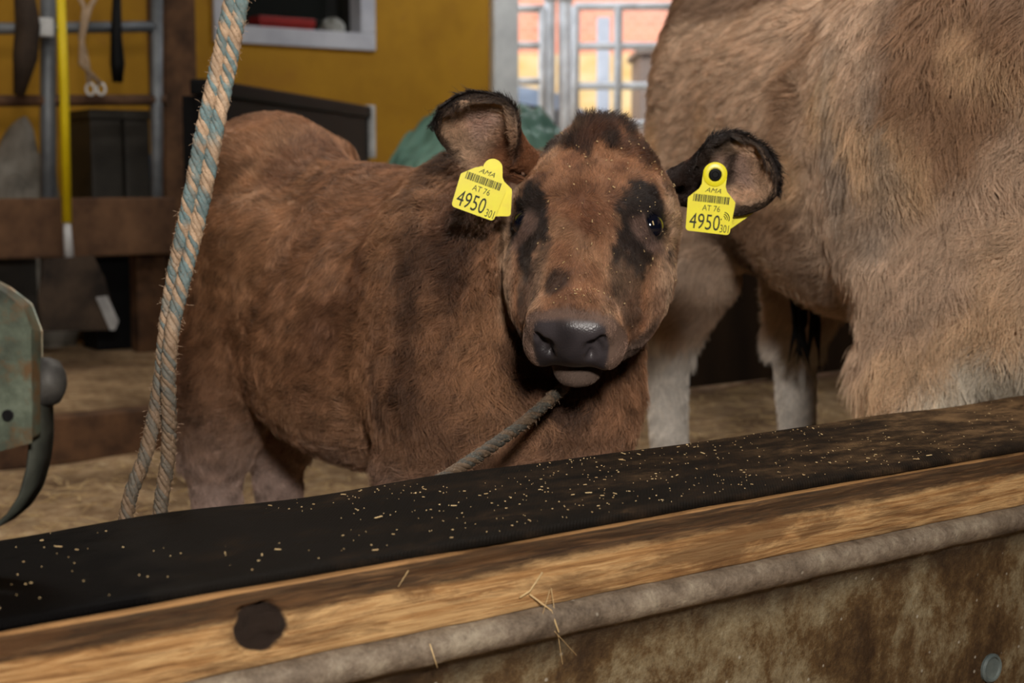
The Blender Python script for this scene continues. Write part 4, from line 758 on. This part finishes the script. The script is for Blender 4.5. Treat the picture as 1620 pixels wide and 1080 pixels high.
def ear_tag(px, py, Y, tilt, sc, label, wifi, button, yaw, pitch, back):
    o = empty('ear_tag', pt(px, py, Y)); o.rotation_mode = 'QUATERNION'
    M = Matrix.Rotation(math.radians(yaw), 3, 'Z') @ Matrix.Rotation(PI/2+math.radians(pitch), 3, 'X') @ Matrix.Rotation(math.radians(-tilt), 3, 'Z'); o.rotation_quaternion = M.to_quaternion(); o.scale = (sc, sc, sc)
    k = .001; W_ = 27; full = button; pts = rr(W_-4.5, 4.5, 4.5, -90, 0)+[(W_+1.6, 34)]+rr(W_-1.4, 39, 3.2, 0, 50, 4)+[(17, 52), (14.5, 58), (14.6, 66)]+rr(0, 71, 14.8, 0, 180, 14)[1:-1]+[(-14.6, 66), (-14.5, 58), (-17, 52)]+rr(-W_+1.4, 39, 3.2, 130, 180, 4)+[(-W_-1.6, 34)]+rr(-W_+4.5, 4.5, 4.5, 180, 270)
    fp = pts if button else [(min(max(a, -26+max(0, b-44)*1.25), 26-max(0, b-44)*.9) if b > 44 else a, min(b, 57)) for a, b in pts if b < 60]
    x = plate_mb([(a*k, b*k) for a, b in fp], .0018).build('tag_plate', TAGY, o)
    text_part('4950', -.0235, .0135 if wifi else .0120, .0035, .0225, o, 'printed_number'); text_part('301', .0145, .0250, .0022, .0118, o, 'printed_suffix'); text_part('AT 76', -.010, .0115, .0265, .0335, o, 'printed_code')
    m = MB(); q = -.0225; r = random.Random(4)
    while q < .0215: w_ = r.choice((.0005, .0006, .0011, .0016)); m.box(q, q+w_, .0365, .0455, .0009, .00105); q += w_+r.choice((.0004, .0005, .0009))
    m.build('barcode', INK, o); text_part('AMA', -.0095, .0100, .0490, .0545, o, 'printed_mark', .35)
    if wifi:
        m = MB()
        for R_ in (.0028, .0052, .0076):
            m.tube([(.0165+R_*math.cos(a), .0195+R_*math.sin(a), .001) for a in np.linspace(-.35, 1.45, 9)], .0006, 6)
        m.tube([(.0140, .0180, .0009), (.0150, .0180, .0012)], .0009, 8); m.build('radio_symbol', INK, o)
    if button:
        m = MB(); m.lathe([(.0145, .0009), (.0145, .0022), (.0130, .0030), (.0085, .0032), (.0080, .0022)], Matrix.Translation((0, .071, 0)), 32); y = m.build('collar', TAGY, o); auto_smooth(y)
        m = MB(); m.lathe([(.0076, .0020), (.0076, .0058), (.0066, .0072), (.0040, .0076), (.0034, .0064), (.0004, .0064)], Matrix.Translation((0, .071, 0)), 28); y = m.build('button', BLACKP, o); auto_smooth(y)
    bp, brot, boff = back; y = plate_mb([(a*k*bp, (b-71)*k*bp) for a, b in pts], .0018).build('back_plate', TAGY, o); y.location = (boff[0], .071+boff[1], boff[2]); y.rotation_euler = (0, 0, math.radians(brot))
    return tag(o, label, 'ear tag')
build_calf()
ear_tag(747, 338, 1.735, 20, 1.02, 'yellow number tag in the calf\'s ear at the left of the photo', False, False, 6, 0, (.80, 20, (.006, -.012, -.012)))
ear_tag(1119, 368, 1.790, 6.5, 1.03, 'yellow number tag with black button in calf\'s ear beside the cow', True, True, -4, 2, (1.0, 42, (.002, 0, -.070)))
# ------------------------------------------------------------------ the big cow
PS2 = math.radians(73); KB = frame2(PS2); KO = np.array([.66, 2.68, 0]); kw = lambda p: KO+np.array(p, float) @ KB
def build_cow():
    root = empty('cow', tuple(KO)); tag(root, 'large pale brown cow with shaggy coat standing right behind the calf', 'cow')
    Fd = Field((-.15, 1.2, -.01), (1.6, 3.75, 1.62), .0125)
    E = lambda c, r, k=.08, B=KB, op='+': Fd.ell(kw(c), r, B, k, op)
    Cn = lambda a, b, ra, rb, k=.05: Fd.cone(kw(a), kw(b), ra, rb, k)
    E((0, 0, .90), (.50, .265, .31)); E((.34, 0, .88), (.24, .21, .34)); E((-.40, 0, 1.03), (.24, .225, .23)); E((-.1, 0, 1.1), (.5, .12, .12)); E((.28, 0, 1.14), (.24, .10, .14)); E((-.30, 0, .80), (.25, .19, .18))
    E((-.45, 0, 1.18), (.16, .15, .08), .07); E((.10, 0, .74), (.35, .20, .18))
    for s in (-1, 1):
        E((.38, s*.14, .84), (.15, .08, .28), .06, rotB(KB, 1, -12)); E((-.44, s*.145, .80), (.18, .09, .28), .07, rotB(KB, 1, 8)); Cn((-.46, s*.155, .62), (-.55, s*.16, .44), .105, .058); Cn((-.56, s*.16, .45), (-.52, s*.16, .14), .052, .037, .03); Cn((-.52, s*.16, .14), (-.49, s*.16, .05), .045, .048, .02)
        Cn((.42, s*.13, .66), (.40, s*.13, .50), .085, .070); Cn((.40, s*.13, .50), (.39, s*.13, .36), .070, .055); E((.392, s*.13, .35), (.058, .055, .06), .03); Cn((.392, s*.13, .34), (.39, s*.13, .13), .042, .038, .02); Cn((.39, s*.13, .13), (.42, s*.13, .05), .045, .048, .02)
    E((.52, 0, .70), (.16, .125, .19), .08); E((.44, 0, .60), (.14, .11, .09), .06); Cn((.45, 0, .98), (.85, .04, 1.12), .25, .17, .1); Cn((.85, .04, 1.12), (1.02, .05, 1.16), .165, .12, .06)
    E((1.04, .05, 1.15), (.13, .12, .13), .06); Cn((1.08, .05, 1.12), (1.30, .05, .98), .095, .062, .05); E((1.30, .05, .965), (.06, .06, .05), .03)
    for s in (-1, 1): Fd.cone(kw((1.0, .05+s*.10, 1.19)), kw((.98, .05+s*.27, 1.16)), .028, .02, .02)
    V, Q, N = Fd.mesh(); b = (V-KO) @ KB.T; bf, bl, bz = b.T; n = len(V)
    c = np.repeat(lin(200, 172, 146)[None], n, 0); c = mixc(c, lin(146, 110, 80), .85*sstep(.0, .9, snoise(V*np.array([1, 1, .6]), 2.3, 201))); c = mixc(c, lin(220, 186, 146), .7*sstep(.2, 1.0, snoise(V, 3.7, 202)))
    c = mixc(c, lin(178, 160, 144), .6*sstep(.80, .62, bz)*(bf < .25)); wh = sstep(.58, .46, bz+.06*snoise(V, 4, 203)-.08*sstep(.42, .55, bf))*sstep(-.19, -.11, bl+.03*snoise(V, 6, 207)+.25*sstep(.50, .30, bz)); c = mixc(c, lin(226, 218, 200), .9*wh*sstep(.25, .34, bf+bl*.5)); c = mixc(c, lin(222, 218, 210), .9*sstep(.50, .42, bz+.02*snoise(V, 9, 204))*(bf < 0))
    c = mixc(c, lin(74, 52, 38), .85*sstep(1.1, .55, np.sqrt(((bf+.16)/.13)**2+((bz-.66)/.075)**2)+.2*snoise(V, 8, 205))*(bl < .05)); c = mixc(c, lin(92, 62, 40), .7*sstep(1.10, 1.14, bz)*(bf < .1))
    c = mixc(c, lin(150, 140, 130), .5*sstep(.2, 1, snoise(V*np.array([1, 1, .3]), 6, 206))*(bf > .25)*(bz > .7))
    me = mesh_arrays('cow_body', V, Q); put_attr(me, 'skin_col', c*.8); put_attr(me, 'wet', c[:, 0]*0); body = link('body', me, SKIN, None, True); body.parent = root; body.matrix_parent_inverse = Matrix.Translation(-Vector(KO))
    front = sstep(.12, .32, bf)[:, None]; L = .042+.024*front[:, 0]+.012*sstep(.75, .6, bz); L = np.where(bz < .42, .014, L); flow = (-.8*KB[0]-.5*KB[2])*(1-front)+(-.25*KB[0]-KB[2])*front
    low = sstep(.50, .42, bz)[:, None]; flow = flow*(1-low)+low*np.array([0, 0, -1.]); A_ = dict(len=L, rad=np.full(n, .00052), dens=(bz > .03)*1.0*(bf < .9), flow=flow, col=c, lift=.4+.2*front[:, 0], wave=.2+.4*front[:, 0], clump=1.0, k1=.14, k2=.05, kf=.5, cv=.6)
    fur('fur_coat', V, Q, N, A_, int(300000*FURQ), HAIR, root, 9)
    bt = MB(); r = random.Random(3)
    for k in range(14):
        p = kw((-.22+r.uniform(-.02, .02), r.uniform(-.02, .02), .56)); bt.tube([Vector(p), Vector(p)+Vector((r.uniform(-.008, .008), r.uniform(-.008, .008), -.05)), Vector(p)+Vector((r.uniform(-.018, .018), r.uniform(-.018, .018), -.10-r.random()*.05))], [.007, .006, .001], 6)
    x = bt.build('belly_tassel', BLACKP, None, True); world_child(x, root) if False else None; x.parent = root; x.matrix_parent_inverse = Matrix.Translation(-Vector(KO))
build_cow()
# ------------------------------------------------------------------ straw and chaff
STRAW = simple('dry_straw', C(170, 140, 96), C(216, 190, 142), 30, .7)
def stalk(pts, r, label):
    o = MB().tube(pts, r*.6, 6).build('straw_stalk', STRAW, None, True); tag(o, label, 'straw', 'straw stalks caught on the timber rail')
def fr(px, py, off=-.004):             # a point just in front of the rail's face
    d = pt(px, py, 1)-Vector((0, 0, CAMZ)); n_ = Vector((-DY, DX, 0)); P0 = Vector((F0.x, F0.y, 0))+n_*off; k = P0.dot(n_)/d.dot(n_); return Vector((0, 0, CAMZ))+d*k
stalk([fr(872, 930), fr(880, 985), fr(890, 1050, -.010)], .0006, 'longest pale straw stalk dangling from the rail over the concrete'); stalk([fr(870, 932, -.005), fr(857, 976, -.008), fr(912, 1036, -.014)], .0006, 'bent pale straw stalk crossing the dangling one on the rail')
stalk([fr(858, 905), fr(838, 935, -.005), fr(822, 945)], .0014, 'short orange brown stem stuck to the face of the timber rail'); stalk([fr(838, 940), fr(872, 965, -.006), fr(884, 1000, -.016)], .0013, 'curled brown stem hanging below the orange stem on the rail')
stalk([fr(680, 1018, -.0135), fr(692, 1056, -.0145)], .0009, 'short stalk lying on the grey concrete lip under the rail'); stalk([fr(646, 902, -.003), fr(630, 928, -.003)], .0006, 'thin stalk sticking to the dark upper edge of the rail')
def chaff():
    r = np.random.default_rng(12); m = MB(); R = np.array(MRail.to_3x3()); T = np.array(MRail.translation)
    for k in range(800):
        x = r.uniform(-.5, 1.6) if r.random() < .5 else r.normal(.25, .25); y = r.uniform(.012, RB-.004); s = r.gamma(2, .00011)+.00013; a = r.uniform(0, PI); l = s*r.choice([1, 1, 1, 2, 5]); d = np.array([math.cos(a), math.sin(a), 0])*l; e = np.array([-math.sin(a), math.cos(a), 0])*s; c = np.array([x, y, RT+.0095+.0008*r.random()])
        P = [c-d-e, c+d-e, c+d+e, c-d+e]; P = [p+np.array([0, 0, h]) for p in P for h in (0, .0006)]; m.add([Vector(R @ p+T) for p in P], [(0, 2, 4, 6), (7, 5, 3, 1), (0, 1, 3, 2), (2, 3, 5, 4), (4, 5, 7, 6), (6, 7, 1, 0)])
    tag(m.build('chaff_on_mat', STRAW), 'pale chaff crumbs scattered over the black rubber mat', 'chaff', kind='stuff')
    m = MB()
    spots = [(u, v) for u, v in zip(r.normal(.02, .04, 110), r.uniform(.0, .285, 110)) if abs(u) < .085]+[(u, v) for u, v in zip(r.normal(.085, .012, 60), r.uniform(.06, .2, 60))]+[(u, v) for u, v in zip(r.normal(.012, .02, 40), r.uniform(.262, .29, 40))]
    bd = bpy.data.objects['body']; dg = bpy.context.evaluated_depsgraph_get(); inv = bd.matrix_world.inverted()
    for u, v in spots:
        o_ = Vector(hp((u, v, .25))); d_ = Vector(-HB[2]); hit, loc, nr, _ = bd.ray_cast(inv @ o_, inv.to_3x3() @ d_)
        if not hit: continue
        loc = bd.matrix_world @ loc; nr = (bd.matrix_world.to_3x3() @ nr).normalized(); nr = nr if nr.dot(Vector(HB[2])) > 0 else -nr
        if nr.dot(Vector(HB[2])) < .1: continue
        s = r.gamma(2.2, .00009)+.00014; off = .0062 if v < .26 else .0035; M = Matrix.Translation(loc+nr*off) @ nr.to_track_quat('Z', 'Y').to_matrix().to_4x4() @ Matrix.Rotation(r.uniform(0, PI), 4, 'Z'); l = s*float(r.choice([1, 1, 1.6, 4])); m.box(-l, l, -s, s, -.0003, .0006, 0, M)
    tag(m.build('chaff_on_face', STRAW), 'pale chaff crumbs sprinkled over the calf\'s forehead and nose', 'chaff', kind='stuff')
    # loose straw lying on the stall floor
    m = MB()
    for k in range(5200):
        a = r.uniform(-1.5, 7); b = r.uniform(1.6, 3.9); c = bw(a, b, .006+.012*r.random()); t_ = r.uniform(0, PI); l = r.uniform(.01, .045); d = Vector((math.cos(t_)*l, math.sin(t_)*l, r.uniform(-.1, .2)*l)); m.tube([c-d, c+d], .0014, 3, False)
    tag(m.build('loose_straw', STRAW), 'loose straw strewn over the brown stall floor', 'straw', kind='stuff')
bpy.context.view_layer.update()
chaff()
